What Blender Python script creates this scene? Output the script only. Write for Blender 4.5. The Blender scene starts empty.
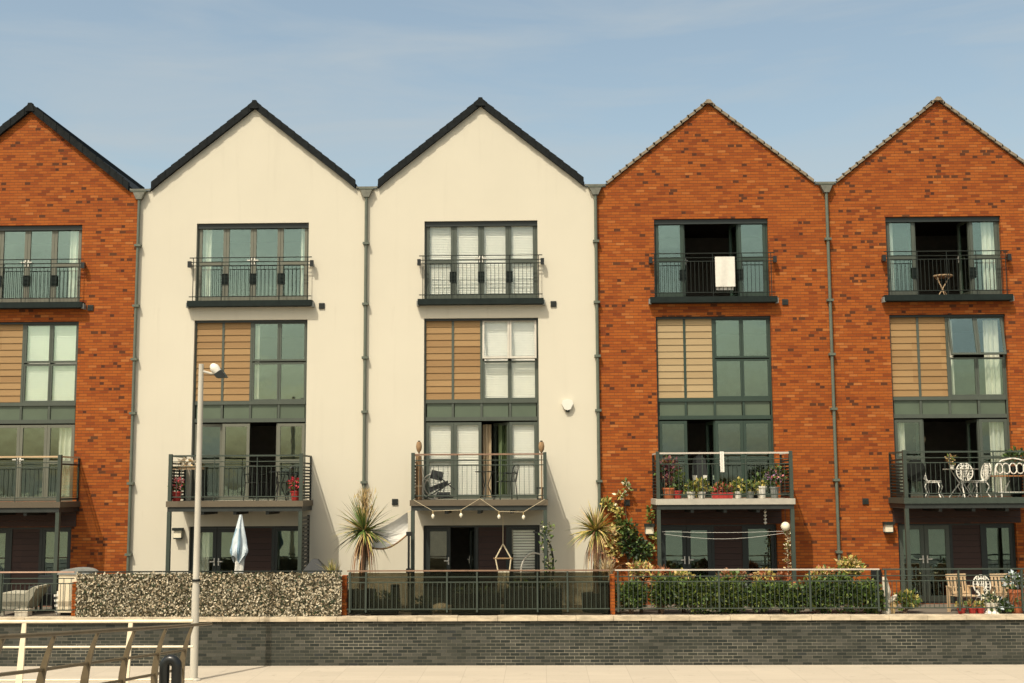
import bpy, bmesh, math, random
from mathutils import Vector, Matrix
random.seed(7)
R = math.radians
SC = bpy.context.scene
COL = SC.collection

# ------------------------------------------------------------------ camera
PITCH, YAW, ROLL, FPX = 0.1162, -0.0224, -0.0050, 1235.0
CAM = Vector((1.5106, -31.7315, 4.296))
FWD = Vector((math.sin(YAW)*math.cos(PITCH), math.cos(YAW)*math.cos(PITCH), math.sin(PITCH)))
_r = Vector((math.cos(YAW), -math.sin(YAW), 0)); _u = _r.cross(FWD)
RIGHT = _r*math.cos(ROLL)+_u*math.sin(ROLL); UP = -_r*math.sin(ROLL)+_u*math.cos(ROLL)
cd = bpy.data.cameras.new('camera'); cam = bpy.data.objects.new('camera', cd); COL.objects.link(cam)
cd.sensor_width = 36; cd.lens = FPX/1024*36; cd.clip_start = .1; cd.clip_end = 6000
cam.matrix_world = Matrix(((RIGHT.x, UP.x, -FWD.x, CAM.x), (RIGHT.y, UP.y, -FWD.y, CAM.y), (RIGHT.z, UP.z, -FWD.z, CAM.z), (0, 0, 0, 1)))
SC.camera = cam

def at(px, py, Y):
    """survey helper: where the sight line through a photo point meets the vertical plane y = Y"""
    d = FWD+RIGHT*((px-512)/FPX)+UP*((341.5-py)/FPX)
    return CAM+d*((Y-CAM.y)/d.y)

# ------------------------------------------------------------------ light
SUND = Vector((0.53, 1.0, -1.65)).normalized()      # travel direction of sunlight
ELEV = math.asin(-SUND.z); AZ = math.atan2(-SUND.x, -SUND.y)
w = bpy.data.worlds.new('World'); SC.world = w; w.use_nodes = True
nt = w.node_tree; nt.nodes.clear()
out = nt.nodes.new('ShaderNodeOutputWorld'); bg = nt.nodes.new('ShaderNodeBackground')
sky = nt.nodes.new('ShaderNodeTexSky'); sky.sky_type = 'NISHITA'; sky.sun_disc = False
sky.sun_elevation = ELEV; sky.sun_rotation = AZ; sky.air_density = 1.0; sky.dust_density = 4.0; sky.ozone_density = 1.0; sky.altitude = 0
tc = nt.nodes.new('ShaderNodeTexCoord'); mp = nt.nodes.new('ShaderNodeMapping')
mp.inputs['Scale'].default_value = (2.2, 2.2, 13); mp.inputs['Rotation'].default_value = (0, R(4), 0)
nz = nt.nodes.new('ShaderNodeTexNoise'); nz.inputs['Scale'].default_value = 1.6; nz.inputs['Detail'].default_value = 7; nz.inputs['Roughness'].default_value = .55
nz.inputs['Distortion'].default_value = .6
rp = nt.nodes.new('ShaderNodeValToRGB'); rp.color_ramp.elements[0].position = .42; rp.color_ramp.elements[1].position = .78
rp.color_ramp.elements[0].color = (0, 0, 0, 1); rp.color_ramp.elements[1].color = (.75, .75, .75, 1)
tint = nt.nodes.new('ShaderNodeMix'); tint.data_type = 'RGBA'; tint.blend_type = 'MULTIPLY'; tint.inputs[0].default_value = 1
tint.inputs[7].default_value = (1.68, 1.57, 1.27, 1)
mx = nt.nodes.new('ShaderNodeMix'); mx.data_type = 'RGBA'
mx.inputs[7].default_value = (3.7, 4.1, 4.3, 1)
L = nt.links.new
L(tc.outputs['Generated'], mp.inputs['Vector']); L(mp.outputs[0], nz.inputs['Vector']); L(nz.outputs['Fac'], rp.inputs[0])
L(sky.outputs[0], tint.inputs[6]); L(tint.outputs[2], mx.inputs[6]); L(rp.outputs[0], mx.inputs[0]); L(mx.outputs[2], bg.inputs[0])
bg.inputs[1].default_value = .15
L(bg.outputs[0], out.inputs[0])
sl = bpy.data.lights.new('sun', 'SUN'); sl.energy = 4.4; sl.angle = R(.5); sl.color = (1, .93, .80)
so = bpy.data.objects.new('sun', sl); COL.objects.link(so)
so.rotation_euler = SUND.to_track_quat('-Z', 'Y').to_euler(); so.location = (0, -20, 40)
vs = SC.view_settings; vs.view_transform = 'Standard'; vs.look = 'None'; vs.gamma = 1; vs.use_curve_mapping = False
vs.exposure = -.12
SC.cycles.max_bounces = 8; SC.cycles.transparent_max_bounces = 16

# ------------------------------------------------------------------ materials
def newmat(name):
    m = bpy.data.materials.new(name); m.use_nodes = True
    return m, m.node_tree, m.node_tree.nodes['Principled BSDF']

def M_(nt, op, a, b=None, c=None):
    n = nt.nodes.new('ShaderNodeMath'); n.operation = op
    for i, v in enumerate((a, b, c)):
        if v is None: continue
        if isinstance(v, (int, float)): n.inputs[i].default_value = v
        else: nt.links.new(v, n.inputs[i])
    return n.outputs[0]

def ramp(nt, fac, stops, const=False):
    r = nt.nodes.new('ShaderNodeValToRGB'); cr = r.color_ramp
    if const: cr.interpolation = 'CONSTANT'
    while len(cr.elements) < len(stops): cr.elements.new(.5)
    for e, (p, c) in zip(cr.elements, stops): e.position = p; e.color = (*c, 1)
    nt.links.new(fac, r.inputs[0]); return r.outputs[0]

def mixc(nt, fac, a, b, mode='MIX'):
    n = nt.nodes.new('ShaderNodeMix'); n.data_type = 'RGBA'; n.blend_type = mode
    for i, v in ((0, fac), (6, a), (7, b)):
        if isinstance(v, (int, float)): n.inputs[i].default_value = v
        elif isinstance(v, tuple): n.inputs[i].default_value = (*v, 1)
        else: nt.links.new(v, n.inputs[i])
    return n.outputs[2]

def noise(nt, vec, scale, detail=4, rough=.55):
    n = nt.nodes.new('ShaderNodeTexNoise'); n.inputs['Scale'].default_value = scale
    n.inputs['Detail'].default_value = detail; n.inputs['Roughness'].default_value = rough
    if vec is not None: nt.links.new(vec, n.inputs['Vector'])
    return n.outputs['Fac']

def mapped(nt, vec, sc):
    n = nt.nodes.new('ShaderNodeMapping'); n.inputs['Scale'].default_value = sc
    nt.links.new(vec, n.inputs['Vector']); return n.outputs[0]

def plain(name, col, rough=.6, var=.12, scale=6, metal=0, stretch=(1, 1, 1), spec=.4):
    m, nt, b = newmat(name)
    g = nt.nodes.new('ShaderNodeNewGeometry')
    f = noise(nt, mapped(nt, g.outputs['Position'], stretch), scale)
    lo = tuple(c*(1-var) for c in col); hi = tuple(min(1, c*(1+var)) for c in col)
    nt.links.new(ramp(nt, f, ((.3, lo), (.7, hi))), b.inputs['Base Color'])
    b.inputs['Roughness'].default_value = rough; b.inputs['Metallic'].default_value = metal
    b.inputs['Specular IOR Level'].default_value = spec
    return m

def brickmat(name, bl, bh, stops, mortar, mw, dark, dark_amt, bump=.3, seed=0., stain=.25, mvar=False):
    m, nt, b = newmat(name)
    g = nt.nodes.new('ShaderNodeNewGeometry')
    s = nt.nodes.new('ShaderNodeSeparateXYZ'); nt.links.new(g.outputs['Position'], s.inputs[0])
    xy = M_(nt, 'ADD', s.outputs[0], s.outputs[1])
    u = M_(nt, 'DIVIDE', M_(nt, 'ADD', xy, 50), bl); v = M_(nt, 'DIVIDE', M_(nt, 'ADD', s.outputs[2], .013), bh)
    row = M_(nt, 'FLOOR', v)
    # small wobble in each course so joints do not line up perfectly
    wob = nt.nodes.new('ShaderNodeTexWhiteNoise'); wob.noise_dimensions = '1D'; nt.links.new(row, wob.inputs['W'])
    u2 = M_(nt, 'ADD', u, M_(nt, 'ADD', M_(nt, 'MULTIPLY', M_(nt, 'MODULO', row, 2), .5), M_(nt, 'MULTIPLY', wob.outputs[0], .12)))
    colm = M_(nt, 'FLOOR', u2)
    fu = M_(nt, 'FRACT', u2); fv = M_(nt, 'FRACT', v)
    cb = nt.nodes.new('ShaderNodeCombineXYZ'); nt.links.new(colm, cb.inputs[0]); nt.links.new(row, cb.inputs[1]); cb.inputs[2].default_value = seed
    w1 = nt.nodes.new('ShaderNodeTexWhiteNoise'); nt.links.new(cb.outputs[0], w1.inputs['Vector'])
    cb2 = nt.nodes.new('ShaderNodeCombineXYZ'); nt.links.new(colm, cb2.inputs[0]); nt.links.new(row, cb2.inputs[1]); cb2.inputs[2].default_value = seed+7.3
    w2 = nt.nodes.new('ShaderNodeTexWhiteNoise'); nt.links.new(cb2.outputs[0], w2.inputs['Vector'])
    c = ramp(nt, w1.outputs[0], stops)
    # burnt bricks gather in short horizontal runs
    lowf = noise(nt, mapped(nt, cb.outputs[0], (.24, .42, 1)), 1.0, 2)
    thr = M_(nt, 'SUBTRACT', 1.0, M_(nt, 'MULTIPLY', M_(nt, 'POWER', M_(nt, 'MAXIMUM', M_(nt, 'SUBTRACT', M_(nt, 'MULTIPLY', lowf, 2.0), .78), 0), 2.4), dark_amt))
    isd = M_(nt, 'GREATER_THAN', w2.outputs[0], thr)
    if not mvar: isd = M_(nt, 'MULTIPLY', isd, M_(nt, 'GREATER_THAN', M_(nt, 'ADD', fu, M_(nt, 'MULTIPLY', w1.outputs[0], .5)), .62))
    c = mixc(nt, M_(nt, 'MULTIPLY', isd, .8), c, dark)
    big = noise(nt, mapped(nt, g.outputs['Position'], (.5, .5, .9)), 1.0, 5)
    c = mixc(nt, M_(nt, 'MULTIPLY', big, stain), c, dark)
    grain = noise(nt, g.outputs['Position'], 45, 3)
    c = mixc(nt, .35, c, ramp(nt, grain, ((.3, (.55, .55, .55)), (.7, (1, 1, 1)))), 'MULTIPLY')
    mort = M_(nt, 'MAXIMUM', M_(nt, 'LESS_THAN', fu, mw/bl), M_(nt, 'LESS_THAN', fv, mw/bh))
    mn = noise(nt, g.outputs['Position'], 2.5, 3)
    if mvar: mn = M_(nt, 'MULTIPLY', M_(nt, 'POWER', M_(nt, 'MULTIPLY', noise(nt, mapped(nt, g.outputs['Position'], (.5, .5, 1.2)), 1.0, 4), 1.52), 4.5), 1.0)
    mcol = mixc(nt, mn, tuple(x*(.2 if mvar else .62) for x in mortar), tuple(min(1, x*1.25) for x in mortar))
    headonly = M_(nt, 'MULTIPLY', M_(nt, 'LESS_THAN', fu, mw/bl), M_(nt, 'GREATER_THAN', fv, mw/bh))
    c = mixc(nt, M_(nt, 'SUBTRACT', mort, M_(nt, 'MULTIPLY', headonly, .0 if mvar else .45)), c, mcol)
    nt.links.new(c, b.inputs['Base Color']); b.inputs['Roughness'].default_value = .88; b.inputs['Specular IOR Level'].default_value = .25
    bp = nt.nodes.new('ShaderNodeBump'); bp.inputs['Strength'].default_value = bump; bp.inputs['Distance'].default_value = .012
    nt.links.new(M_(nt, 'ADD', M_(nt, 'SUBTRACT', 1, mort), M_(nt, 'MULTIPLY', grain, .3)), bp.inputs['Height']); nt.links.new(bp.outputs[0], b.inputs['Normal'])
    return m

def rendermat(name, col, shade):
    m, nt, b = newmat(name)
    g = nt.nodes.new('ShaderNodeNewGeometry'); p = g.outputs['Position']
    c = ramp(nt, noise(nt, p, .55, 6, .6), ((.3, tuple(x*.955 for x in col)), (.7, col)))
    st = noise(nt, mapped(nt, p, (3.2, 3.2, .22)), 1.2, 6, .6)       # rain streaks
    sz = nt.nodes.new('ShaderNodeSeparateXYZ'); nt.links.new(p, sz.inputs[0])
    def band(z0, z1):   # run-off below a ledge, fading downwards
        n = nt.nodes.new('ShaderNodeMapRange'); nt.links.new(sz.outputs[2], n.inputs['Value']); n.inputs['From Min'].default_value = z0; n.inputs['From Max'].default_value = z1
        return M_(nt, 'MULTIPLY', n.outputs[0], M_(nt, 'LESS_THAN', sz.outputs[2], z1))
    drip = M_(nt, 'ADD', M_(nt, 'ADD', band(7.9, 8.96), band(1.9, 3.7)), M_(nt, 'MULTIPLY', band(11.0, 14.3), .6))
    amt = M_(nt, 'ADD', .5, M_(nt, 'MULTIPLY', drip, 1.3))
    c = mixc(nt, M_(nt, 'MULTIPLY', M_(nt, 'MAXIMUM', M_(nt, 'SUBTRACT', st, .56), 0), amt), c, shade)
    sp = noise(nt, p, 7, 6, .7)
    c = mixc(nt, M_(nt, 'MULTIPLY', M_(nt, 'MAXIMUM', M_(nt, 'SUBTRACT', sp, .68), 0), 2.2), c, shade)
    nt.links.new(c, b.inputs['Base Color']); b.inputs['Roughness'].default_value = .95; b.inputs['Specular IOR Level'].default_value = .15
    bp = nt.nodes.new('ShaderNodeBump'); bp.inputs['Strength'].default_value = .25; bp.inputs['Distance'].default_value = .01
    nt.links.new(noise(nt, p, 60, 4), bp.inputs['Height']); nt.links.new(bp.outputs[0], b.inputs['Normal'])
    return m

def glassmat(name, refl, tintc, trans):
    m = bpy.data.materials.new(name); m.use_nodes = True; nt = m.node_tree; nt.nodes.clear()
    o = nt.nodes.new('ShaderNodeOutputMaterial'); mix = nt.nodes.new('ShaderNodeMixShader')
    t = nt.nodes.new('ShaderNodeBsdfTransparent'); t.inputs[0].default_value = (*trans, 1)
    gl = nt.nodes.new('ShaderNodeBsdfGlossy'); gl.inputs['Roughness'].default_value = .015; gl.inputs[0].default_value = (*tintc, 1)
    g = nt.nodes.new('ShaderNodeNewGeometry')
    bp = nt.nodes.new('ShaderNodeBump'); bp.inputs['Strength'].default_value = .045; bp.inputs['Distance'].default_value = .05
    nt.links.new(noise(nt, g.outputs['Position'], 1.7, 2), bp.inputs['Height']); nt.links.new(bp.outputs[0], gl.inputs['Normal'])
    lw = nt.nodes.new('ShaderNodeLayerWeight'); lw.inputs[0].default_value = .25
    f = M_(nt, 'ADD', refl, M_(nt, 'MULTIPLY', lw.outputs['Fresnel'], .35))
    nt.links.new(M_(nt, 'MINIMUM', f, 1), mix.inputs[0]); nt.links.new(t.outputs[0], mix.inputs[1]); nt.links.new(gl.outputs[0], mix.inputs[2])
    nt.links.new(mix.outputs[0], o.inputs[0]); return m

def pavemat(name, col):
    m, nt, b = newmat(name)
    g = nt.nodes.new('ShaderNodeNewGeometry'); p = g.outputs['Position']
    s = nt.nodes.new('ShaderNodeSeparateXYZ'); nt.links.new(p, s.inputs[0])
    fx = M_(nt, 'FRACT', M_(nt, 'DIVIDE', M_(nt, 'ADD', s.outputs[0], 200), .9)); fy = M_(nt, 'FRACT', M_(nt, 'DIVIDE', M_(nt, 'ADD', s.outputs[1], 200), .6))
    j = M_(nt, 'MAXIMUM', M_(nt, 'LESS_THAN', fx, .014), M_(nt, 'LESS_THAN', fy, .02))
    cb = nt.nodes.new('ShaderNodeCombineXYZ')
    nt.links.new(M_(nt, 'FLOOR', M_(nt, 'DIVIDE', M_(nt, 'ADD', s.outputs[0], 200), .9)), cb.inputs[0]); nt.links.new(M_(nt, 'FLOOR', M_(nt, 'DIVIDE', M_(nt, 'ADD', s.outputs[1], 200), .6)), cb.inputs[1])
    w1 = nt.nodes.new('ShaderNodeTexWhiteNoise'); nt.links.new(cb.outputs[0], w1.inputs['Vector'])
    c = ramp(nt, w1.outputs[0], ((0, tuple(x*.9 for x in col)), (1, col)))
    c = mixc(nt, M_(nt, 'MULTIPLY', noise(nt, mapped(nt, p, (.5, 1.6, 1)), .8, 6, .65), .6), c, tuple(x*.62 for x in col))
    sp = noise(nt, p, 3.1, 5, .7); c = mixc(nt, M_(nt, 'MULTIPLY', M_(nt, 'MAXIMUM', M_(nt, 'SUBTRACT', sp, .60), 0), 3.5), c, tuple(x*.4 for x in col))
    c = mixc(nt, M_(nt, 'MULTIPLY', j, .45), c, tuple(x*.5 for x in col))
    nt.links.new(c, b.inputs['Base Color']); b.inputs['Roughness'].default_value = .9
    return m

def boardmat(name, a, b_, bh, dark=.4):
    """horizontal timber boards: grain along x, a tone of its own for each board"""
    m, nt, b = newmat(name)
    g = nt.nodes.new('ShaderNodeNewGeometry'); p = g.outputs['Position']
    s = nt.nodes.new('ShaderNodeSeparateXYZ'); nt.links.new(p, s.inputs[0])
    cb = nt.nodes.new('ShaderNodeCombineXYZ'); nt.links.new(M_(nt, 'FLOOR', M_(nt, 'DIVIDE', s.outputs[2], bh)), cb.inputs[0]); nt.links.new(M_(nt, 'FLOOR', M_(nt, 'DIVIDE', s.outputs[0], .74)), cb.inputs[1])
    w1 = nt.nodes.new('ShaderNodeTexWhiteNoise'); nt.links.new(cb.outputs[0], w1.inputs['Vector'])
    c = mixc(nt, w1.outputs[0], a, b_)
    c = mixc(nt, M_(nt, 'MULTIPLY', noise(nt, mapped(nt, p, (2, 2, 40)), 2, 5, .6), dark), c, tuple(x*.55 for x in a))
    c = mixc(nt, M_(nt, 'MULTIPLY', noise(nt, p, 1.3, 4), .25), c, tuple(x*.8 for x in b_))
    nt.links.new(c, b.inputs['Base Color']); b.inputs['Roughness'].default_value = .75
    return m

BH, BL = .074, .215
MT = {}
MT['brick'] = brickmat('red_brick', BL, BH, ((0, (.20, .040, .006)), (.10, (.28, .061, .008)), (.45, (.335, .080, .010)), (.75, (.395, .105, .014)), (.93, (.36, .09, .012)), (1, (.46, .155, .035))), (.11, .042, .016), .0125, (.035, .015, .009), 1.35, stain=.24)
MT['eng'] = brickmat('blue_brick', .225, .073, ((0, (.020, .024, .019)), (.5, (.043, .046, .034)), (.85, (.065, .065, .052)), (1, (.085, .082, .064))), (.22, .20, .15), .009, (.03, .034, .032), .6, seed=3., stain=.4, mvar=True)
MT['render'] = rendermat('cream_render', (.58, .54, .43), (.37, .33, .25))
MT['frame'] = plain('grey_green_aluminium', (.066, .078, .06), .42, .06)
MT['frame_dark'] = plain('dark_green_aluminium', (.027, .046, .033), .42, .08)
MT['frame_warm'] = plain('warm_grey_aluminium', (.13, .132, .098), .45, .06)
MT['spandrel'] = plain('green_grey_panel', (.085, .112, .075), .35, .08, 1.5)
MT['rail'] = plain('grey_green_steel', (.045, .058, .045), .5, .1, spec=.25)
MT['rail_dark'] = plain('dark_steel', (.018, .023, .019), .55, .15, spec=.2)
MT['black'] = plain('black_metal', (.012, .014, .013), .45, .2)
MT['ledge'] = plain('black_green_ledge', (.010, .016, .014), .7, .2, spec=.15)
MT['clad'] = boardmat('tan_timber_boards', (.25, .140, .048), (.335, .205, .080), .172)
MT['clad_pale'] = boardmat('pale_timber_boards', (.33, .23, .108), (.39, .285, .145), .172)
MT['brown'] = boardmat('dark_brown_boards', (.035, .016, .012), (.05, .023, .016), .15)
MT['deck_edge'] = boardmat('weathered_timber', (.085, .064, .038), (.125, .10, .062), .4)
MT['pale_edge'] = plain('pale_concrete', (.37, .345, .28), .8, .1)
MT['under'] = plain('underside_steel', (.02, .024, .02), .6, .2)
MT['tile'] = plain('black_roof_tile', (.010, .012, .012), .75, .35, 9, spec=.12)
MT['verge_tick'] = plain('verge_clip', (.14, .115, .08), .9, .3, 12)
MT['verge_pale'] = plain('pale_verge_mortar', (.22, .18, .125), .9, .3, 12)
MT['lead'] = plain('lead_sheet', (.13, .13, .10), .6, .25, 8)
MT['pipe'] = plain('grey_green_pipe', (.10, .115, .085), .5, .1)
MT['glass'] = glassmat('window_glass', .14, (.72, .93, .82), (.965, .985, .965))
MT['glass_clear'] = glassmat('clear_window_glass', .06, (.8, .9, .82), (.985, .99, .975))
MT['interior'] = plain('room_plaster', (.22, .20, .17), .95, .1)
MT['room_floor'] = plain('room_carpet', (.06, .045, .035), .95, .2)
MT['white'] = plain('white_paint', (.66, .635, .55), .5, .04)
MT['cloth'] = plain('white_cloth', (.63, .605, .53), .95, .06, 14)
MT['curtain'] = plain('cream_curtain', (.80, .78, .68), .95, .05)
MT['beige'] = plain('beige_curtain', (.42, .33, .21), .95, .08)
MT['green_cloth'] = plain('green_curtain', (.10, .135, .06), .95, .1)
MT['blind'] = plain('white_blind', (.90, .88, .81), .6, .03)
MT['pave'] = pavemat('pale_paving', (.50, .435, .335))
MT['ground'] = plain('grey_ground', (.10, .10, .07), .95, .25, .2)
MT['water'] = plain('harbour_water', (.03, .05, .045), .12, .2, .3, spec=.6)
MT['asphalt'] = plain('asphalt', (.055, .053, .048), .9, .2, 3)
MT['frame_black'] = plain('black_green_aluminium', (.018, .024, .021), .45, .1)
MT['coping'] = plain('coping_stone', (.46, .385, .27), .9, .3, 3.5, stretch=(1, 1, 3))
MT['terrace'] = pavemat('terrace_slabs', (.16, .135, .10))
MT['bronze'] = plain('bronze_rail_metal', (.105, .078, .04), .45, .2, 7, spec=.5)
MT['cream_metal'] = plain('cream_rail_metal', (.74, .64, .46), .5, .08)
MT['grey_metal'] = plain('galvanised_steel', (.46, .43, .355), .5, .12, 5, stretch=(1, 1, .3))
MT['teak'] = boardmat('bleached_teak', (.45, .31, .17), (.58, .42, .25), .3)
MT['terracotta'] = plain('terracotta', (.42, .13, .05), .8, .2, 14)
MT['red_pot'] = plain('red_glaze', (.36, .035, .03), .3, .15)
MT['white_pot'] = plain('white_glaze', (.72, .69, .6), .35, .06)
MT['grey_pot'] = plain('grey_stoneware', (.20, .21, .19), .6, .15)
MT['dark_pot'] = plain('charcoal_pot', (.009, .011, .009), .7, .25, spec=.2)
MT['soil'] = plain('soil', (.035, .025, .017), 1, .4, 20)
MT['leaf_a'] = plain('leaf_mid_green', (.075, .125, .024), .55, .35, 25)
MT['leaf_b'] = plain('leaf_light_green', (.125, .155, .028), .55, .3, 25)
MT['leaf_c'] = plain('leaf_dark_green', (.022, .042, .014), .55, .3, 25)
MT['leaf_y'] = plain('leaf_yellow', (.42, .34, .09), .6, .3, 25)
MT['leaf_r'] = plain('leaf_rust', (.34, .115, .04), .6, .3, 25)
MT['leaf_p'] = plain('leaf_purple', (.12, .04, .05), .6, .3, 25)
MT['straw'] = plain('straw_leaf', (.44, .31, .14), .7, .3, 25)
MT['dead'] = plain('dead_leaf', (.24, .12, .06), .8, .35, 25)
MT['cream_leaf'] = plain('cream_artificial_leaf', (.46, .40, .28), .6, .25, 25)
MT['olive_leaf'] = plain('olive_artificial_leaf', (.085, .072, .038), .6, .4, 25)
MT['pink'] = plain('pink_petals', (.62, .22, .22), .7, .25, 40)
MT['red_fl'] = plain('red_petals', (.5, .03, .05), .7, .25, 40)
MT['violet'] = plain('violet_petals', (.42, .24, .42), .7, .25, 40)
MT['cream_fl'] = plain('cream_petals', (.72, .66, .46), .7, .15, 40)
MT['bark'] = plain('bark', (.12, .075, .04), .9, .4, 18, stretch=(1, 1, .4))
MT['parasol'] = plain('pale_blue_canvas', (.50, .56, .58), .9, .12, 8)
MT['parasol_dark'] = plain('blue_canvas', (.22, .33, .40), .9, .2, 8)
MT['wicker'] = plain('grey_wicker', (.24, .23, .175), .85, .25, 60)
MT['cushion'] = plain('grey_cushion', (.36, .34, .26), .95, .12, 12)
MT['rattan'] = plain('black_rattan', (.02, .022, .022), .7, .3, 60)
MT['bulb'] = plain('frosted_bulb', (.72, .66, .5), .25, .04)
MT['brass'] = plain('dull_brass', (.36, .27, .13), .4, .2, metal=.5)
MT['cane'] = plain('brown_cane', (.25, .155, .075), .8, .3, 30, stretch=(1, 1, .2))
MT['rope'] = plain('cream_rope', (.62, .52, .34), .9, .15, 30)
MT['brown_rail'] = plain('brown_handrail', (.20, .12, .075), .55, .15)
MT['pink_rail'] = plain('pinkish_handrail', (.42, .27, .19), .5, .1)
MT['silver_rail'] = plain('pale_silver_handrail', (.47, .42, .35), .5, .06)
MT['orange_wood'] = plain('orange_wood', (.48, .20, .07), .6, .2, 12)
MT['stone'] = plain('pale_stone', (.55, .49, .38), .9, .25, 9)
MT['box_cream'] = plain('cream_plastic', (.70, .61, .43), .6, .06)

# ------------------------------------------------------------------ mesh builder
class MB:
    def __init__(s): s.v = []; s.f = []; s.m = []; s.mats = []
    def mi(s, mat):
        mat = MT[mat] if isinstance(mat, str) else mat
        if mat not in s.mats: s.mats.append(mat)
        return s.mats.index(mat)
    def face(s, pts, mat):
        b = len(s.v); s.v += [tuple(p) for p in pts]; s.f.append(tuple(range(b, b+len(pts)))); s.m.append(s.mi(mat))
    def box(s, x0, x1, y0, y1, z0, z1, mat, M=None):
        b = len(s.v); P = [Vector((x, y, z)) for x in (x0, x1) for y in (y0, y1) for z in (z0, z1)]
        if M is not None: P = [M @ p for p in P]
        s.v += [tuple(p) for p in P]; k = s.mi(mat)
        for q in ((0, 1, 3, 2), (4, 6, 7, 5), (0, 4, 5, 1), (2, 3, 7, 6), (0, 2, 6, 4), (1, 5, 7, 3)):
            s.f.append(tuple(b+i for i in q)); s.m.append(k)
        return s
    def tube(s, pts, r, mat, n=6, cap=True):
        pts = [Vector(p) for p in pts]; k = s.mi(mat); rs = r if isinstance(r, (list, tuple)) else [r]*len(pts)
        b = len(s.v); t0 = None
        for i, p in enumerate(pts):
            t = (pts[min(i+1, len(pts)-1)]-pts[max(i-1, 0)]).normalized()
            if t0 is None:
                a = Vector((0, 0, 1)) if abs(t.z) < .9 else Vector((1, 0, 0)); e = t.cross(a).normalized()
            else:
                e = (e-t*e.dot(t)).normalized()
            t0 = t; g = t.cross(e)
            for j in range(n):
                an = 2*math.pi*(j+.5)/n; s.v.append(tuple(p+(e*math.cos(an)+g*math.sin(an))*rs[i]))
        for i in range(len(pts)-1):
            for j in range(n):
                s.f.append((b+i*n+j, b+i*n+(j+1) % n, b+(i+1)*n+(j+1) % n, b+(i+1)*n+j)); s.m.append(k)
        if cap:
            s.f.append(tuple(b+j for j in range(n))[::-1]); s.m.append(k)
            s.f.append(tuple(b+(len(pts)-1)*n+j for j in range(n))); s.m.append(k)
        return s
    def lathe(s, prof, mat, c=(0, 0, 0), n=14, M=None):
        b = len(s.v); k = s.mi(mat); c = Vector(c)
        for r, z in prof:
            for j in range(n):
                a = 2*math.pi*j/n; p = Vector((r*math.cos(a), r*math.sin(a), z))
                if M is not None: p = M @ p
                s.v.append(tuple(c+p))
        for i in range(len(prof)-1):
            for j in range(n):
                s.f.append((b+i*n+j, b+i*n+(j+1) % n, b+(i+1)*n+(j+1) % n, b+(i+1)*n+j)); s.m.append(k)
        s.f.append(tuple(b+j for j in range(n))[::-1]); s.m.append(k)
        s.f.append(tuple(b+(len(prof)-1)*n+j for j in range(n))); s.m.append(k)
        return s
    def prism(s, pts, y0, y1, mat):
        """polygon in x,z pulled from y0 to y1"""
        n = len(pts); a = [(x, y0, z) for x, z in pts]; c = [(x, y1, z) for x, z in pts]
        s.face(a, mat); s.face(c[::-1], mat)
        for i in range(n): j = (i+1) % n; s.face((a[i], c[i], c[j], a[j]), mat)
        return s
    def leaf(s, p, d, up, ln, wd, mat):
        p = Vector(p); d = d.normalized(); sd = d.cross(up)
        if sd.length < 1e-3: sd = d.orthogonal()
        sd.normalize()
        s.face((p, p+d*ln*.45+sd*wd, p+d*ln, p+d*ln*.45-sd*wd), mat)
    def cloud(s, c, rad, n, ln, mats, wts=None, shell=.45, squash=True):
        c = Vector(c); rad = Vector(rad) if not isinstance(rad, (int, float)) else Vector((rad,)*3)
        for _ in range(n):
            d = Vector((random.gauss(0, 1), random.gauss(0, 1), random.gauss(0, 1))).normalized()
            q = (shell+(1-shell)*random.random()) if random.random() < .8 else random.random()
            p = c+Vector((d.x*rad.x, d.y*rad.y, d.z*rad.z))*q
            o = (d+Vector((random.gauss(0, .7), random.gauss(0, .7), random.gauss(0, .7)+.25)))
            l_ = ln*random.uniform(.5, 1.35)
            s.leaf(p, o, Vector((random.gauss(0, 1), random.gauss(0, 1), random.gauss(0, 1))), l_, l_*.3, random.choices(mats, wts)[0])
    def build(s, name, parent=None, smooth=False, loc=(0, 0, 0), merge=True):
        me = bpy.data.meshes.new(name); me.from_pydata(s.v, [], s.f)
        for m in s.mats: me.materials.append(m)
        me.polygons.foreach_set('material_index', s.m)
        if merge:
            bm = bmesh.new(); bm.from_mesh(me)
            bmesh.ops.recalc_face_normals(bm, faces=bm.faces); bm.to_mesh(me); bm.free()
        if smooth:
            me.polygons.foreach_set('use_smooth', [True]*len(me.polygons))
            try: me.set_sharp_from_angle(angle=R(40))
            except Exception: pass
        me.update()
        o = bpy.data.objects.new(name, me); COL.objects.link(o); o.location = loc
        if parent is not None: o.parent = parent
        return o

def tag(o, label=None, cat=None, group=None, kind=None):
    if label: o['label'] = label
    if cat: o['category'] = cat
    if group: o['group'] = group
    if kind: o['kind'] = kind
    return o
def thing(name, label, cat, loc=(0, 0, 0), rz=0, group=None):
    o = bpy.data.objects.new(name, None); COL.objects.link(o); o.empty_display_size = .2
    o.location = loc; o.rotation_euler = (0, 0, rz); return tag(o, label, cat, group)
def dup(root, loc, rz, label, group=None):
    r = root.copy(); COL.objects.link(r); r.location = loc; r.rotation_euler = (0, 0, rz); tag(r, label, None, group)
    for ch in list(root.children):
        c = ch.copy(); COL.objects.link(c); c.parent = r
        for g in list(ch.children):
            d = g.copy(); COL.objects.link(d); d.parent = c
    return r

GZ = .22          # pavement level
TZ = 1.30         # terrace level
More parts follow.
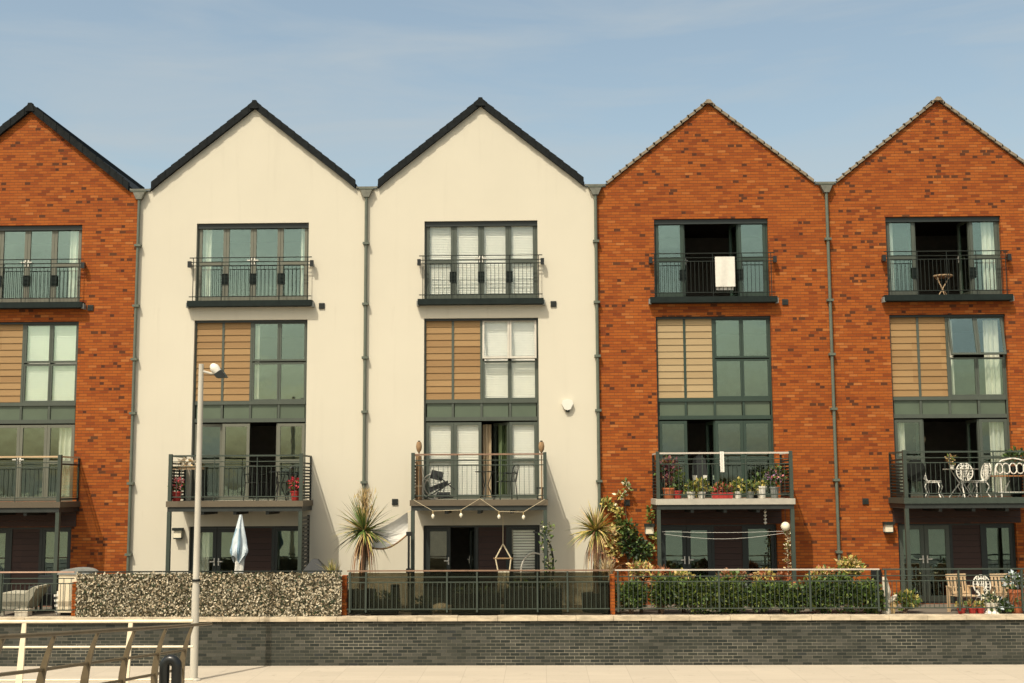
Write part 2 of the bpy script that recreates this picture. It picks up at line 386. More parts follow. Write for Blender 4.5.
# ------------------------------------------------------------------ setting
m = MB(); m.face([(-1500, -1500, GZ-.012), (1500, -1500, GZ-.012), (1500, 1500, GZ-.012), (-1500, 1500, GZ-.012)], 'ground'); tag(m.build('ground'), kind='structure')
m = MB(); m.box(-60, 60, -8.5, -2.86, GZ-.2, GZ, 'pave'); tag(m.build('pavement'), kind='structure')
m = MB(); m.face([(-60, -36, GZ-.008), (60, -36, GZ-.008), (60, -8.5, GZ-.008), (-60, -8.5, GZ-.008)], 'asphalt'); tag(m.build('added_dark_road'), kind='structure')  # unseen dark surface, added to cut light bounced onto the house fronts
m = MB(); m.face([(-700, -1200, GZ-.006), (700, -1200, GZ-.006), (700, -36, GZ-.006), (-700, -36, GZ-.006)], 'water'); tag(m.build('water'), kind='structure')
m = MB(); m.box(-21, 21, -2.62, -.004, GZ-.2, TZ, 'terrace'); tag(m.build('terrace_floor'), kind='structure')
# retaining wall in dark brick with stone coping
t = thing('retaining_wall', 'long low dark brick wall with pale stone coping in front of the terraces', 'wall', (0, -2.75, GZ))
m = MB(); m.box(-21, 21, -.13, .13, -.2, 1.0, 'eng'); m.build('brickwork', t)
m = MB(); x = -21
while x < 21:
    l_ = random.uniform(.85, .95); h = random.uniform(-.004, .006)
    m.box(x, x+l_-.008, -.19+random.uniform(-.006, .006), .17, 1.0, 1.10+h, 'coping'); x += l_
m.build('coping', t)

# ------------------------------------------------------------------ houses
HW = 1.48
ZG0, ZG1, ZL0, ZL1, ZU0, ZU1 = TZ, 3.30, 3.96, 8.62, 9.11, 11.19
ZV, GX, GZT = 12.05, 2.72, 14.27
def facade(mat):
    m = MB(); xs = [-2.997, -HW, HW, 2.997]; zs = [GZ, ZG0, ZG1, ZL0, ZL1, ZU0, ZU1, ZV]
    holes = {(1, 1), (1, 3), (1, 5)}; T = .30
    for i in range(3):
        for k in range(7):
            if (i, k) in holes:
                x0, x1, z0, z1 = xs[i], xs[i+1], zs[k], zs[k+1]
                m.face([(x0, 0, z0), (x0, T, z0), (x0, T, z1), (x0, 0, z1)], mat); m.face([(x1, 0, z0), (x1, T, z0), (x1, T, z1), (x1, 0, z1)], mat)
                m.face([(x0, 0, z0), (x1, 0, z0), (x1, T, z0), (x0, T, z0)], mat); m.face([(x0, 0, z1), (x1, 0, z1), (x1, T, z1), (x0, T, z1)], mat)
                continue
            for y in (0, T): m.face([(xs[i], y, zs[k]), (xs[i+1], y, zs[k]), (xs[i+1], y, zs[k+1]), (xs[i], y, zs[k+1])], mat)
    g = [(-2.997, ZV), (2.997, ZV), (GX, ZV+.03), (0, GZT), (-GX, ZV+.03)]
    for y in (0, T): m.face([(x, y, z) for x, z in g], mat)
    for sx in (-1, 1):   # flank and rear walls
        m.face([(sx*2.997, 0, GZ), (sx*2.997, 9, GZ), (sx*2.997, 9, ZV), (sx*2.997, 0, ZV)], mat)
    m.face([(-2.997, 9, GZ), (2.997, 9, GZ), (2.997, 9, ZV), (0, 9, GZT), (-2.997, 9, ZV)], mat)
    return m

GLASS = 'glass'
def leaf_frame(par, w_, h, x, y, z, ang=0, hinge=-1, mid=None, mat='frame', name='glazed_door', handle=0, tilt=0, st=.075, bot=.1, gm=None):
    """framed pane; local origin on the hinge edge at the bottom"""
    m = MB(); s0, s1 = (0, w_) if hinge < 0 else (-w_, 0)
    m.box(s0, s0+st, -.028, .028, 0, h, mat); m.box(s1-st, s1, -.028, .028, 0, h, mat)
    m.box(s0+st, s1-st, -.027, .027, 0, bot, mat); m.box(s0+st, s1-st, -.027, .027, h-st, h, mat)
    if mid: m.box(s0+st, s1-st, -.026, .026, mid-.04, mid+.04, mat)
    o = m.build(name, par, loc=(x, y, z)); o.rotation_euler = (tilt, 0, ang)
    m = MB(); m.box(s0+st-.004, s1-st+.004, -.004, .004, bot-.004, h-st+.004, gm or GLASS); m.build('pane', o)
    if handle:
        hx = (s0+st/2) if handle < 0 else (s1-st/2)
        m = MB(); m.box(hx-.014, hx+.014, -.042, -.029, .95, 1.14, 'white'); m.box(hx-.012, hx+.012, -.085, -.045, 1.04, 1.065, 'white')
        m.box(hx-.010 if handle < 0 else hx-.11, hx+.11 if handle < 0 else hx+.010, -.083, -.068, 1.04, 1.065, 'white')
        m.build('handle', o)
    return o

def blind(par, x0, x1, y, z0, z1, step=.044):
    m = MB(); z = z0
    while z < z1:
        m.face([(x0, y, z), (x1, y, z), (x1, y+.022, z+.048), (x0, y+.022, z+.048)], 'blind'); z += step
    m.box(x0, x1, y-.01, y+.04, z1, z1+.04, 'white'); return m.build('venetian_blind', par, merge=False)

def curtain(label, X0, X1, y, z0, z1, mat='curtain', group='curtains behind the house windows', gather=0):
    m = MB(); n = 40; th = .012
    pr = []
    for i in range(n+1):
        a = i/n; pr.append((X0+(X1-X0)*a, y+.035*math.sin(a*(X1-X0)*48+X0)+.012*math.sin(a*31)))
    for lay in range(6):
        za, zb = z0+(z1-z0)*lay/6, z0+(z1-z0)*(lay+1)/6
        def sh(x, zz): return x+gather*math.sin(math.pi*(zz-z0)/(z1-z0))*(x-X0)/(X1-X0)
        for i in range(n):
            (xa, ya), (xb, yb) = pr[i], pr[i+1]
            m.face([(sh(xa, za), ya, za), (sh(xb, za), yb, za), (sh(xb, zb), yb, zb), (sh(xa, zb), ya, zb)], mat)
            m.face([(sh(xa, za), ya+th, za), (sh(xa, zb), ya+th, zb), (sh(xb, zb), yb+th, zb), (sh(xb, za), yb+th, za)], mat)
    return tag(m.build('curtain', merge=False), label, 'curtain', group)

def house(cx, label, c):
    h = thing('terraced_house', label, 'house', (cx, 0, GZ), 0, 'terraced houses in the row')
    h.location.z = 0
    global GLASS
    GLASS = c.get('glass', 'glass')
    fr = c.get('frame', 'frame')
    facade(c['wall']).build('wall', h)
    # rooms behind the openings
    m = MB(); I = 'interior'
    for z0, z1 in ((1.0, TZ-.004), (3.50, 3.94), (6.08, 6.41), (8.70, 9.08), (11.6, 11.7)):
        m.box(-2.9, 2.9, .306, 4.6, z0, z1, 'room_floor')
    m.box(-2.9, 2.9, 4.6, 4.7, 1.0, 11.7, I)
    m.box(-2.98, -2.9, .306, 4.7, 1.0, 11.7, I); m.box(2.9, 2.98, .306, 4.7, 1.0, 11.7, I)
    m.build('room', h)
    # roof
    m = MB(); sl_ = (GZT-ZV-.03)/GX
    for s in (-1, 1):
        a = Vector((s*3.0, 0, ZV+.03-.28*sl_*.0)); lo = (s*GX, ZV+.035); hi = (0, GZT+.005)
        rt = .12 if c['verge'] == 'black' else .06; m.prism([lo, hi, (hi[0], hi[1]+rt), (lo[0], lo[1]+rt)], .004, 9.1, 'tile')
    m.box(-.12, .12, .1, 9.1, GZT-.02, GZT+(.16 if c['verge'] == 'black' else .06), 'tile')
    roof = m.build('roof', h)
    for s in (-1, 1):   # verges, built of stepped tiles
        m = MB(); n = 15; wide = c['verge'] == 'black'
        for i in range(n):
            a0, a1 = i/n, (i+1)/n; th = .20 if wide else .07; lift = .0 if wide else .04
            x0, x1 = GX*(1-a0)-.02*(i == 0), GX*(1-a1)-.03; z0, z1 = ZV+.035+(GZT-ZV-.03)*a0, ZV+.035+(GZT-ZV-.03)*(a1)+.025*wide
            if i == n-1: x1 = 0
            pts = [(s*x0, z0-.012+lift), (s*x1, z1-.012+lift), (s*x1, z1+th+lift), (s*x0, z0+th+lift+.02*wide)]
            z0 += .03*wide*(i > 0); yo = -.07-.012*(i % 2)*wide
            m.prism(pts if s < 0 else pts[::-1], yo-.03*wide, .003, 'tile' if wide else 'verge_pale')
            if not wide and s < 0: m.box(s*x0-.02, s*x0+.02, -.085, .02, z0+th+lift-.012, z0+th+lift+.010, 'verge_tick')
        m.build('verge', roof)
    m = MB(); pk = GZT+(.215 if c['verge'] == 'black' else .085); m.prism([(-.12, GZT-.01), (.12, GZT-.01), (.05, pk), (-.05, pk)], -.125, .01, 'tile' if c['verge'] == 'black' else 'verge_pale')
    m.build('ridge_end', roof)
    # ---- outer frames
    Y0, Y1 = .105, .175
    m = MB()
    def ring(x0, x1, z0, z1, t=.04, y0=Y0, y1=Y1, mat=fr):
        m.box(x0, x0+t, y0, y1, z0, z1, mat); m.box(x1-t, x1, y0, y1, z0, z1, mat)
        m.box(x0+t, x1-t, y0, y1, z0, z0+t, mat); m.box(x0+t, x1-t, y0, y1, z1-t, z1, mat)
    ring(-HW+.004, HW-.004, ZU0+.003, ZU1-.003); m.box(-HW+.004, HW-.004, Y0-.05, Y0-.002, ZU1-.13, ZU1-.003, 'frame_black'); m.build('window_frame', h)  # black strip across the head stands in for the reveal's shadow
    m = MB(); ring(-HW+.004, HW-.004, ZL0+.003, ZL1-.003)
    m.box(-HW+.004, HW-.004, Y0-.05, Y0-.03, ZL1-.06, ZL1-.003, 'frame_black'); m.box(-HW+.044, HW-.044, Y0-.02, Y1, 6.42, 6.51, fr); m.box(-HW+.044, HW-.044, Y0-.02, Y1, 5.96, 6.06, fr)  # thin black head strip, again the lintel shade put in as colour
    for xx in (-.74, 0, .74): m.box(xx-.028, xx+.028, Y0-.004, Y1-.01, 6.06, 6.42, fr)
    m.box(-.03, .03, Y0-.004, Y1-.002, 6.51, ZL1-.045, fr)
    m.build('window_frame', h)
    m = MB(); ring(-HW+.004, HW-.004, ZG0+.003, ZG1-.003, .05, mat='frame_black')
    m.box(-.16, -.09, Y0, Y1, ZG0+.05, ZG1-.05, 'frame_black'); m.box(.62, .70, Y0, Y1, ZG0+.05, ZG1-.05, 'frame_black')
    m.build('window_frame', h)
    # spandrels
    for k in range(4):
        x0 = -HW+.045+k*(2*HW-.09)/4; x1 = x0+(2*HW-.09)/4
        m = MB(); m.box(x0+.024, x1-.024, Y0+.03, Y1-.012, 6.062, 6.418, 'spandrel'); m.build('spandrel_panel', h)
    # timber boards, each lapping the one below
    for x0, x1 in ((-HW+.046, -.772), (-.708, -.032)):
        m = MB(); z = 6.512
        while z < ZL1-.06:
            z1 = min(z+.172, ZL1-.046)
            b = [(x0, Y0+.0, z+.006), (x0, Y0+.017, z1), (x0, Y1, z1), (x0, Y1, z+.006)]; e = [(x1, y, zz) for _, y, zz in b]
            cm = c['clad']
            m.face(b, cm); m.face(e[::-1], cm)
            for q in range(4): r = (q+1) % 4; m.face((b[q], e[q], e[r], b[r]), cm)
            z += .172
        m.box(x0, x1, Y1-.02, Y1, 6.512, ZL1-.046, 'black')
        m.build('cladding_panel', h)
    m = MB(); m.box(-.771, -.709, Y0-.006, Y1, 6.512, ZL1-.046, fr); m.build('cladding_batten', h)
    # ---- upper french doors
    lw = (2*HW-.096)/4; X0 = -HW+.048; hz = ZU1-ZU0-.09
    for k in range(4):
        a = c['up'][k]; hinge = -1 if k in (0, 1) else 1
        xx = X0+k*lw if hinge < 0 else X0+(k+1)*lw
        leaf_frame(h, lw-.006, hz, xx+(.003 if hinge < 0 else -.003), .135, ZU0+.045, ang=a*(1 if hinge < 0 else -1), hinge=hinge, mid=.98 if k in (0, 3) else None, mat=c.get('leaf', fr),
                   handle={1: 1, 2: -1}.get(k, 0))
    # ---- casements
    lw2 = (HW-.045-.03)/2
    for k in range(2):
        x0 = .03+k*lw2
        leaf_frame(h, lw2-.006, 1.0, x0+.003, .135, 6.512, name='casement', mat=fr, st=.045, bot=.045)
        # top hung: origin at the top edge so it can swing out
        tl = c.get('tilt', 0); hh = 1.03; piv = Vector((x0+.003, .13, ZL1-.045))
        o = leaf_frame(h, lw2-.006, hh, 0, 0, 0, name='casement', mat=c.get('top', fr), st=.05, bot=.05)
        o.matrix_local = Matrix.Translation(piv) @ Matrix.Rotation(-tl, 4, 'X') @ Matrix.Translation((0, 0, -hh))
        if c.get('blind_low'): blind(h, x0+.05, x0+lw2-.05, .19, 6.56, 8.5)
    # ---- balcony doors
    for k in range(4):
        a = c['low'][k]; hinge = -1 if k in (0, 2) else 1
        if c.get('hinges'): hinge = c['hinges'][k]
        xx = X0+k*lw if hinge < 0 else X0+(k+1)*lw
        leaf_frame(h, lw-.006, 1.95, xx+(.003 if hinge < 0 else -.003), .135, ZL0+.045-.03, ang=a*(1 if hinge < 0 else -1), hinge=hinge, mid=.98 if k in (0, 3) else None, mat=c.get('leaf', fr),
                   handle=c.get('hand', {}).get(k, 0))
    for k in c.get('blind_up', ()): blind(h, X0+k*lw+.07, X0+(k+1)*lw-.07, .19, ZU0+.1, ZU1-.12)
    for k in c.get('blind_door', ()): blind(h, X0+k*lw+.07, X0+(k+1)*lw-.07, .19, ZL0+.1, 5.85)
    # ---- ground floor
    gw = (HW-.06-.16)/2
    for k in range(2):
        hinge = -1 if k == 0 else 1
        if c.get('gopen') == k: ang = 1.3
        else: ang = 0
        leaf_frame(h, gw-.006, ZG1-ZG0-.11, (-HW+.058 if k == 0 else -.164), .14, ZG0+.053, ang=ang*(1 if hinge < 0 else -1), hinge=hinge, mat=c.get('gleaf', 'frame_black'), handle=1 if k == 0 else -1, st=.1, bot=.14)
    m = MB(); z = ZG0+.054
    while z < ZG1-.06:
        z1 = min(z+.15, ZG1-.053); m.box(-.088, .618, Y0+.02, Y1-.01, z+.008, z1, 'brown'); z += .15
    m.box(-.088, .618, Y1-.009, Y1, ZG0+.053, ZG1-.053, 'black'); m.build('cladding_panel', h)
    leaf_frame(h, HW-.06-.70-.004, ZG1-ZG0-.11, .702, .14, ZG0+.053, name='casement', mat='frame_black', st=.07, bot=.07, mid=.55)
    if c.get('blind_g'): blind(h, .80, 1.37, .25, ZG0+.2, 3.2, .07)
    if c['wall'] == 'brick':
        m = MB(); z = ZG1+.004
        while z < 3.69: m.box(-1.60, 1.60, -.03, -.003, z+.006, min(z+.15, 3.69), 'brown'); z += .15
        m.build('fascia_board', h)
    # ---- juliet balcony
    m = MB(); yr = -.16; rm = 'rail_dark'
    for z, r in ((10.24, .013), (10.125, .010), (10.03, .012), (9.215, .012)): m.tube([(-1.60, yr, z), (1.60, yr, z)], r, rm)
    n = 27
    for i in range(n+1):
        x = -1.40+2.80*i/n; m.tube([(x, yr, 9.215), (x, yr, 10.03)], .0075, rm, 4)
    for x in (-1.50, -.75, 0, .75, 1.50): m.tube([(x, yr, 9.11), (x, yr, 10.24)], .011, rm, 5)
    j = m.build('juliet_balcony', h)
    m = MB(); m.box(-1.63, 1.63, -.22, .102, 8.955, 9.105, 'ledge'); m.box(-1.66, -1.60, -.19, -.002, 8.93, 9.06, 'grey_pot'); m.box(1.60, 1.66, -.19, -.002, 8.93, 9.06, 'grey_pot'); m.build('ledge', j)
    for s in (-1, 1):
        m = MB(); m.box(s*1.60-.045, s*1.60+.045, -.20, -.10, 9.99, 10.15, 'black'); m.box(s*1.60-.025, s*1.60+.025, -.10, .0, 10.03, 10.11, 'black'); m.build('bracket', j)
    for x in c.get('plates', (-.74, 0, .74)):
        m = MB(); m.box(x-.085, x+.085, .085, .099, 9.58, 9.86, 'ledge'); m.build('fixing_plate', j)
    # ---- balcony
    bx, yf = 1.69, -1.36
    m = MB(); em = c['edge']
    m.box(-bx, bx, yf, -.002, 3.815, 3.955, em)
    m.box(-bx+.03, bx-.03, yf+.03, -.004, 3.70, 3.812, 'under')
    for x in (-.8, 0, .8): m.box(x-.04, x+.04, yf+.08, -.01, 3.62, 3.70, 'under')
    b = m.build('balcony', h)
    m = MB(); yr = -1.28; rm = 'rail'; hm = c['hand_rail']
    m.box(-1.58, 1.58, yr-.03, yr+.03, 5.045, 5.085, hm)
    for z, r in ((4.92, .011), (4.80, .013), (4.055, .013)): m.tube([(-1.58, yr, z), (1.58, yr, z)], r, rm)
    n = 27
    for i in range(1, n):
        x = -1.58+3.16*i/n; m.tube([(x, yr, 4.055), (x, yr, 4.80)], .0075, rm, 4)
    for x in (-.53, .53): m.tube([(x, yr, 3.955), (x, yr, 5.045)], .014, rm, 5)
    m.build('railing', b)
    for s in (-1, 1):
        m = MB(); m.box(s*1.62-.045, s*1.62+.045, yr-.05, yr+.05, TZ if s else 0, 3.698, 'rail')
        m.box(s*1.62-.042, s*1.62+.042, yr-.046, yr+.046, 3.958, 5.11, 'rail'); m.build('support_post', b)
        m = MB(); sx = s*1.62
        m.box(sx-.02, sx+.02, yr+.05, -.004, 5.045, 5.085, hm); m.box(sx-.016, sx+.016, yr+.05, -.004, 4.86, 4.90, 'rail_dark'); m.box(sx-.016, sx+.016, yr+.05, -.004, 4.0, 4.04, 'rail_dark')
        m.box(sx-.02, sx+.02, -.05, -.004, 3.957, 5.044, 'rail_dark')
        if c.get('side_glass') and s == 1:
            m.box(sx-.005, sx+.005, yr+.055, -.055, 4.05, 4.85, 'glass')
        else:
            z = 4.08
            while z < 4.84:
                M = Matrix.Translation((sx, (yr)/2, z)) @ Matrix.Rotation(s*.6, 4, 'Y')
                m.box(-.032, .032, -.56, .56, -.006, .006, 'rail_dark', M); z += .078
        m.build('side_screen', b)
    # ---- vents
    for x, z, mm in c.get('vents', ()):
        m = MB(); m.box(x-.075, x+.075, -.03, -.002, z-.075, z+.075, mm)
        for q in range(4): m.box(x-.06, x+.06, -.04, -.03, z-.055+q*.03, z-.04+q*.03, mm)
        m.build('air_vent', h)
    return h

SH = R(80)
H = [
 house(-12, 'red brick house with black roof verge, cut off by the left edge',
   dict(wall='brick', verge='black', clad='clad', edge='deck_edge', hand_rail='teak', up=(0, 0, 0, 0), low=(0, 0, 0, 0), leaf='frame_warm', blind_low=True, side_glass=True, hand={1: 1, 2: -1}, plates=(-.74, 0, .74), vents=((1.78, 8.97, 'under'),))),
 house(-6, 'cream rendered house behind the lamp post, closed grey doors in its top window, parasol below',
   dict(wall='render', verge='black', clad='clad', edge='deck_edge', hand_rail='rail', up=(0, 0, 0, 0), low=(.16, 0, 1.45, 0), leaf='frame_warm', hinges=(-1, 1, 1, 1), vents=((1.85, 8.97, 'under'), (-1.93, 3.86, 'white')))),
 house(0, 'cream rendered house with white blinds in all windows and festoon lights under its balcony',
   dict(wall='render', verge='black', clad='clad', edge='deck_edge', hand_rail='brown_rail', up=(0, 0, 0, 0), low=(0, 0, .95, 0), hinges=(-1, 1, 1, 1), blind_low=True, blind_up=(0, 1, 2, 3), blind_door=(0, 1, 3), tilt=.16, top='grey_metal', glass='glass_clear', blind_g=True, gopen=1, vents=((1.88, 8.97, 'under'), (-2.21, 3.9, 'under')))),
 house(6, 'red brick house with white towel on its top railing and plant filled balcony',
   dict(wall='brick', verge='pale', clad='clad_pale', edge='pale_edge', hand_rail='silver_rail', frame='frame_dark', leaf='frame_dark', up=(0, 1.42, 1.42, 0), low=(0, 1.4, 0, 0), hinges=(-1, 1, -1, 1), plates=(-.74, .74), vents=((1.86, 8.97, 'under'), (-2.3, 3.85, 'under')))),
 house(12, 'rightmost red brick house, white ornate chairs on its balcony and white curtains inside',
   dict(wall='brick', verge='pale', clad='clad', edge='rail', hand_rail='rail', up=(0, 1.5, 1.5, 0), low=(0, 1.5, 1.5, 0), hinges=(-1, -1, 1, 1), tilt=.2, gleaf='frame', plates=(-.74, .74), vents=((-2.27, 3.86, 'under'),))),
]
# roofs of each house meet at lead gutters with a drainpipe below
for X, lab in ((-9, 'drainpipe between the left brick house and the first cream house'), (-3, 'drainpipe between the two cream houses'),
               (3, 'drainpipe where cream render meets red brick right of centre'), (9, 'drainpipe between the two right brick houses')):
    t = thing('drainpipe', 'grey green '+lab, 'drainpipe', (X, 0, TZ), 0, 'drainpipes between the houses')
    z0 = -TZ
    m = MB(); m.box(-.275, .275, -.02, 9, 12.055+z0, 12.085+z0, 'lead'); m.box(-.275, -.25, -.05, 9, 12.085+z0, 12.14+z0, 'lead'); m.box(.25, .275, -.05, 9, 12.085+z0, 12.14+z0, 'lead'); m.box(-.25, .25, -.05, -.03, 12.085+z0, 12.13+z0, 'lead'); m.build('valley_gutter', t)
    m = MB(); m.prism([(-.07, 11.83+z0), (.07, 11.83+z0), (.17, 12.05+z0), (-.17, 12.05+z0)], -.15, -.022, 'lead'); m.box(-.19, .19, -.16, -.022, 12.03+z0, 12.054+z0, 'pipe'); m.build('hopper', t)
    m = MB(); m.tube([(0, -.085, 0), (0, -.085, 11.84+z0)], .042, 'pipe', 10, True); m.build('pipe', t, smooth=True)
    for z in (2.6, 4.4, 6.2, 7.6, 9.0, 10.6): m = MB(); m.box(-.08, .08, -.15, -.003, z+z0-.03, z+z0+.03, 'pipe'); m.build('pipe_clip', t)

# ------------------------------------------------------------------ curtains, lamp and towel inside the openings
def cx_(k): return -HW+.048+k*(2*HW-.096)/4
LW = (2*HW-.096)/4
curtain('cream curtain gathered at the right edge of the left brick house top window', -12+cx_(3)+.34, -12+1.40, .27, ZU0+.05, ZU1-.1)
curtain('cream curtain at the right of the left brick house balcony doors', -12+cx_(3)+.24, -12+1.42, .27, ZL0+.03, 5.9)
curtain('narrow curtain at the left of the lamp post house top window', -6-1.40, -6-1.14, .28, ZU0+.05, ZU1-.1)
curtain('narrow curtain at the right of the lamp post house top window', -6+1.22, -6+1.41, .28, ZU0+.05, ZU1-.1)
curtain('narrow curtain beside the boards in the lamp post house middle window', -6+.06, -6+.18, .28, 6.56, 8.5)
curtain('beige curtain hanging in the open balcony door of the blinds house', .02, .24, .40, ZL0+.03, 5.88, 'beige')
curtain('green curtain hanging in the open balcony door of the blinds house', .42, .68, .42, ZL0+.03, 5.88, 'green_cloth')
curtain('white curtain left in the top window of the rightmost house', 12-1.42, 12-1.22, .28, ZU0+.05, ZU1-.1)
curtain('white curtain right in the top window of the rightmost house', 12+1.08, 12+1.40, .28, ZU0+.05, ZU1-.1)
curtain('thin white curtain beside the boards in the rightmost house middle window', 12+.07, 12+.19, .28, 6.56, 8.5)
curtain('wide white curtain at the right of the rightmost house middle window', 12+1.0, 12+1.38, .28, 6.56, 8.5)
curtain('white curtain at the left of the rightmost house balcony doors', 12-1.40, 12-1.14, .28, ZL0+.03, 5.9)
curtain('white curtain at the right of the rightmost house balcony doors', 12+1.04, 12+1.38, .28, ZL0+.03, 5.9)
curtain('pale curtain in the left ground floor door behind the parasol', -6-1.30, -6-1.02, .30, ZG0+.05, 3.2)
t = thing('pendant_lamp', 'round cream lamp shade hanging inside the rightmost house balcony door', 'lamp', (11.55, 1.3, 5.48))
m = MB(); m.lathe([(.03, .12), (.12, .09), (.17, 0), (.15, -.08), (.08, -.13)], 'beige'); m.build('lamp_shade', t, smooth=True)
m = MB(); m.tube([(0, 0, .12), (0, 0, .6)], .008, 'black', 4); m.build('flex', t)
# towel folded over the top rail
m = MB(); ys = [-.145, -.178, -.19]
def sheet(m, X0, X1, prof, mat, n=14, amp=.012, th=.006, seed=0):
    """cloth hanging along a y,z profile, rippled across x, with a thickness"""
    P = []
    for i in range(n+1):
        a = i/n; x = X0+(X1-X0)*a
        P.append([Vector((x, y+amp*(j/len(prof))*math.sin(a*9+seed+j*.5), z)) for j, (y, z) in enumerate(prof)])
    for i in range(n):
        for j in range(len(prof)-1):
            a, b, c, d = P[i][j], P[i+1][j], P[i+1][j+1], P[i][j+1]; o = Vector((0, th, 0))
            m.face((a, b, c, d), mat); m.face((a+o, d+o, c+o, b+o), mat)
A = at(715, 258, -.18); B = at(734.5, 258, -.18)
sheet(m, A.x, B.x, [(-.135, 9.66), (-.135, 10.12), (-.15, 10.15), (-.19, 10.14), (-.192, 9.9), (-.192, 9.6), (-.19, 9.36)], 'cloth')
sheet(m, A.x+.03, B.x-.04, [(-.125, 9.52), (-.125, 9.28)], 'cloth', amp=.02)
tag(m.build('towel', merge=False), 'white towel hung over the top railing of the plant balcony house', 'towel')
# small folding table at the open top doors of the rightmost house
P0 = at(941, 294, .34); P0.z = ZU0+.03
t = thing('folding_table', 'small round folding table at the top open door of the rightmost house', 'table', (P0.x+.05, .28, P0.z))
m = MB(); m.lathe([(.24, .50), (.25, .515), (.25, .53), (.24, .54)], 'teak', n=18); m.build('tabletop', t)
for a, b in (((-.16, -.1), (.14, -.1)), ((.14, .1), (-.16, .1)), ((-.02, -.13), (-.2, -.13))):
    m = MB(); m.tube([(a[0], a[1], 0), (b[0], b[1], .50)], .014, 'teak', 5); m.build('leg', t)

# ------------------------------------------------------------------ fittings on the walls
def lantern(px, py, label):
    p = at(px, py, -.1); t = thing('wall_lantern', label, 'wall lamp', (p.x, 0, p.z), 0, 'lanterns by the ground floor doors')
    m = MB(); m.box(-.11, .11, -.03, -.003, -.12, .12, 'grey_pot'); m.build('back_plate', t)
    m = MB(); m.box(-.13, .13, -.20, -.03, .06, .13, 'rail_dark'); m.box(-.10, .10, -.17, -.03, -.15, -.12, 'rail_dark'); m.build('hood', t)
    m = MB(); m.box(-.095, .095, -.16, -.031, -.118, .058, 'bulb'); m.build('diffuser', t)
lantern(178, 533, 'boxy wall lantern on cream wall beside the lamp post')
lantern(649.5, 529, 'boxy wall lantern among the climbing plant on red brick')
lantern(888.5, 527, 'boxy wall lantern on bare red brick left of the rightmost house doors')
p = at(567.5, 404.5, -.06)
t = thing('alarm_box', 'white rounded alarm box on the cream wall right of the middle window', 'alarm box', (p.x, 0, p.z))
m = MB(); m.prism([(-.15, .02), (-.12, .11), (0, .14), (.12, .11), (.15, .02), (.08, -.12), (0, -.15), (-.08, -.12)], -.10, -.003, 'white'); m.build('cover', t)
m = MB(); m.box(-.05, .05, -.075, -.006, -.19, -.14, 'rail_dark'); m.build('strobe', t)

# ------------------------------------------------------------------ guard rails of the terraces
GY = -2.72
def guard(x0, x1, label, hand, posts, balusters=True, rm='rail'):
    t = thing('guard_rail', label, 'railing', ((x0+x1)/2, GY, TZ+.10), 0, 'guard rails of the terraces'); c = (x0+x1)/2; zb = -.10
    m = MB(); m.box(x0-c, x1-c, -.028, .028, 1.03+zb, 1.06+zb, hand); m.build('handrail', t)
    m = MB()
    for z, r in ((.90, .012), (.78, .013), (.17, .013)): m.tube([(x0-c, 0, z+zb), (x1-c, 0, z+zb)], r, rm)
    if balusters:
        n = max(1, round((x1-x0)/.105))
        for i in range(1, n): x = x0-c+(x1-x0)*i/n; m.tube([(x, 0, .17+zb), (x, 0, .78+zb)], .008, rm, 4)
    m.build('baluster_panel', t)
    for x in posts: m = MB(); m.box(x-c-.018, x-c+.018, -.03, .03, 0, 1.02+zb, rm); m.build('post', t)
    return t
def gx(px): return at(px, 590, GY).x
guard(-18, gx(74), 'guard rail with pinkish top rail in front of the grey lounger', 'pink_rail', [gx(1), gx(-75)] if False else [gx(1), -12.6, -14.2, -15.8])
guard(gx(77.5), gx(342), 'guard rail with dark top rail hidden behind the artificial leaf screen', 'rail_dark', [gx(v) for v in (80, 132, 185, 238, 290, 340)])
guard(gx(347), gx(609.5), 'guard rail with brown top rail in front of the hanging chair', 'brown_rail', [gx(v) for v in (350, 366, 447, 477, 537.5, 567.5)])
guard(gx(615), gx(880), 'guard rail with pale top rail in front of the green hedge', 'silver_rail', [gx(v) for v in (618, 719, 810, 878)])
guard(gx(883), 18, 'guard rail with grey green top rail in front of the wooden armchairs', 'rail', [gx(v) for v in (886, 959, 1022)]+[13.6, 15.2])
def pier(px0, px1, label, top):
    a, b = at(px0, 600, -2.45).x, at(px1, 600, -2.45).x
    m = MB(); m.box(0, b-a, -.0, .22, 0, top, 'brick'); o = m.build('brick_pier', loc=(a, -2.60, TZ)); tag(o, label, 'pier', 'brick piers between the terraces')
pier(342.5, 347.5, 'narrow red brick pier at the right end of the leaf screen', .93)
pier(610, 614.5, 'narrow red brick pier between the second palm and the hedge', .93)
pier(74, 78, 'narrow red brick pier at the left end of the leaf screen', .80)

# artificial leaf screen tied to the second guard rail
m = MB(); X0, X1 = gx(77.5), gx(341.5)
m.box(X0, X1, GY-.045, GY-.04, TZ+.04, TZ+1.0, 'olive_leaf')
for _ in range(9500):
    x = random.uniform(X0, X1); z = TZ+.03+random.random()*.98; y = GY-.05-random.random()*.06
    d = Vector((random.gauss(0, 1), random.gauss(-.25, .4), random.gauss(0, 1)))
    m.leaf((x, y, z), d, Vector((random.gauss(0, .5), -1, random.gauss(0, .5))), random.uniform(.04, .085), random.uniform(.013, .026), random.choices(('cream_leaf', 'olive_leaf', 'leaf_c', 'beige'), (5, 5, 1.4, 1.0))[0])
tag(m.build('leaf_screen', merge=False), 'long screen of cream and brown artificial leaves on the second terrace guard rail', 'privacy screen')

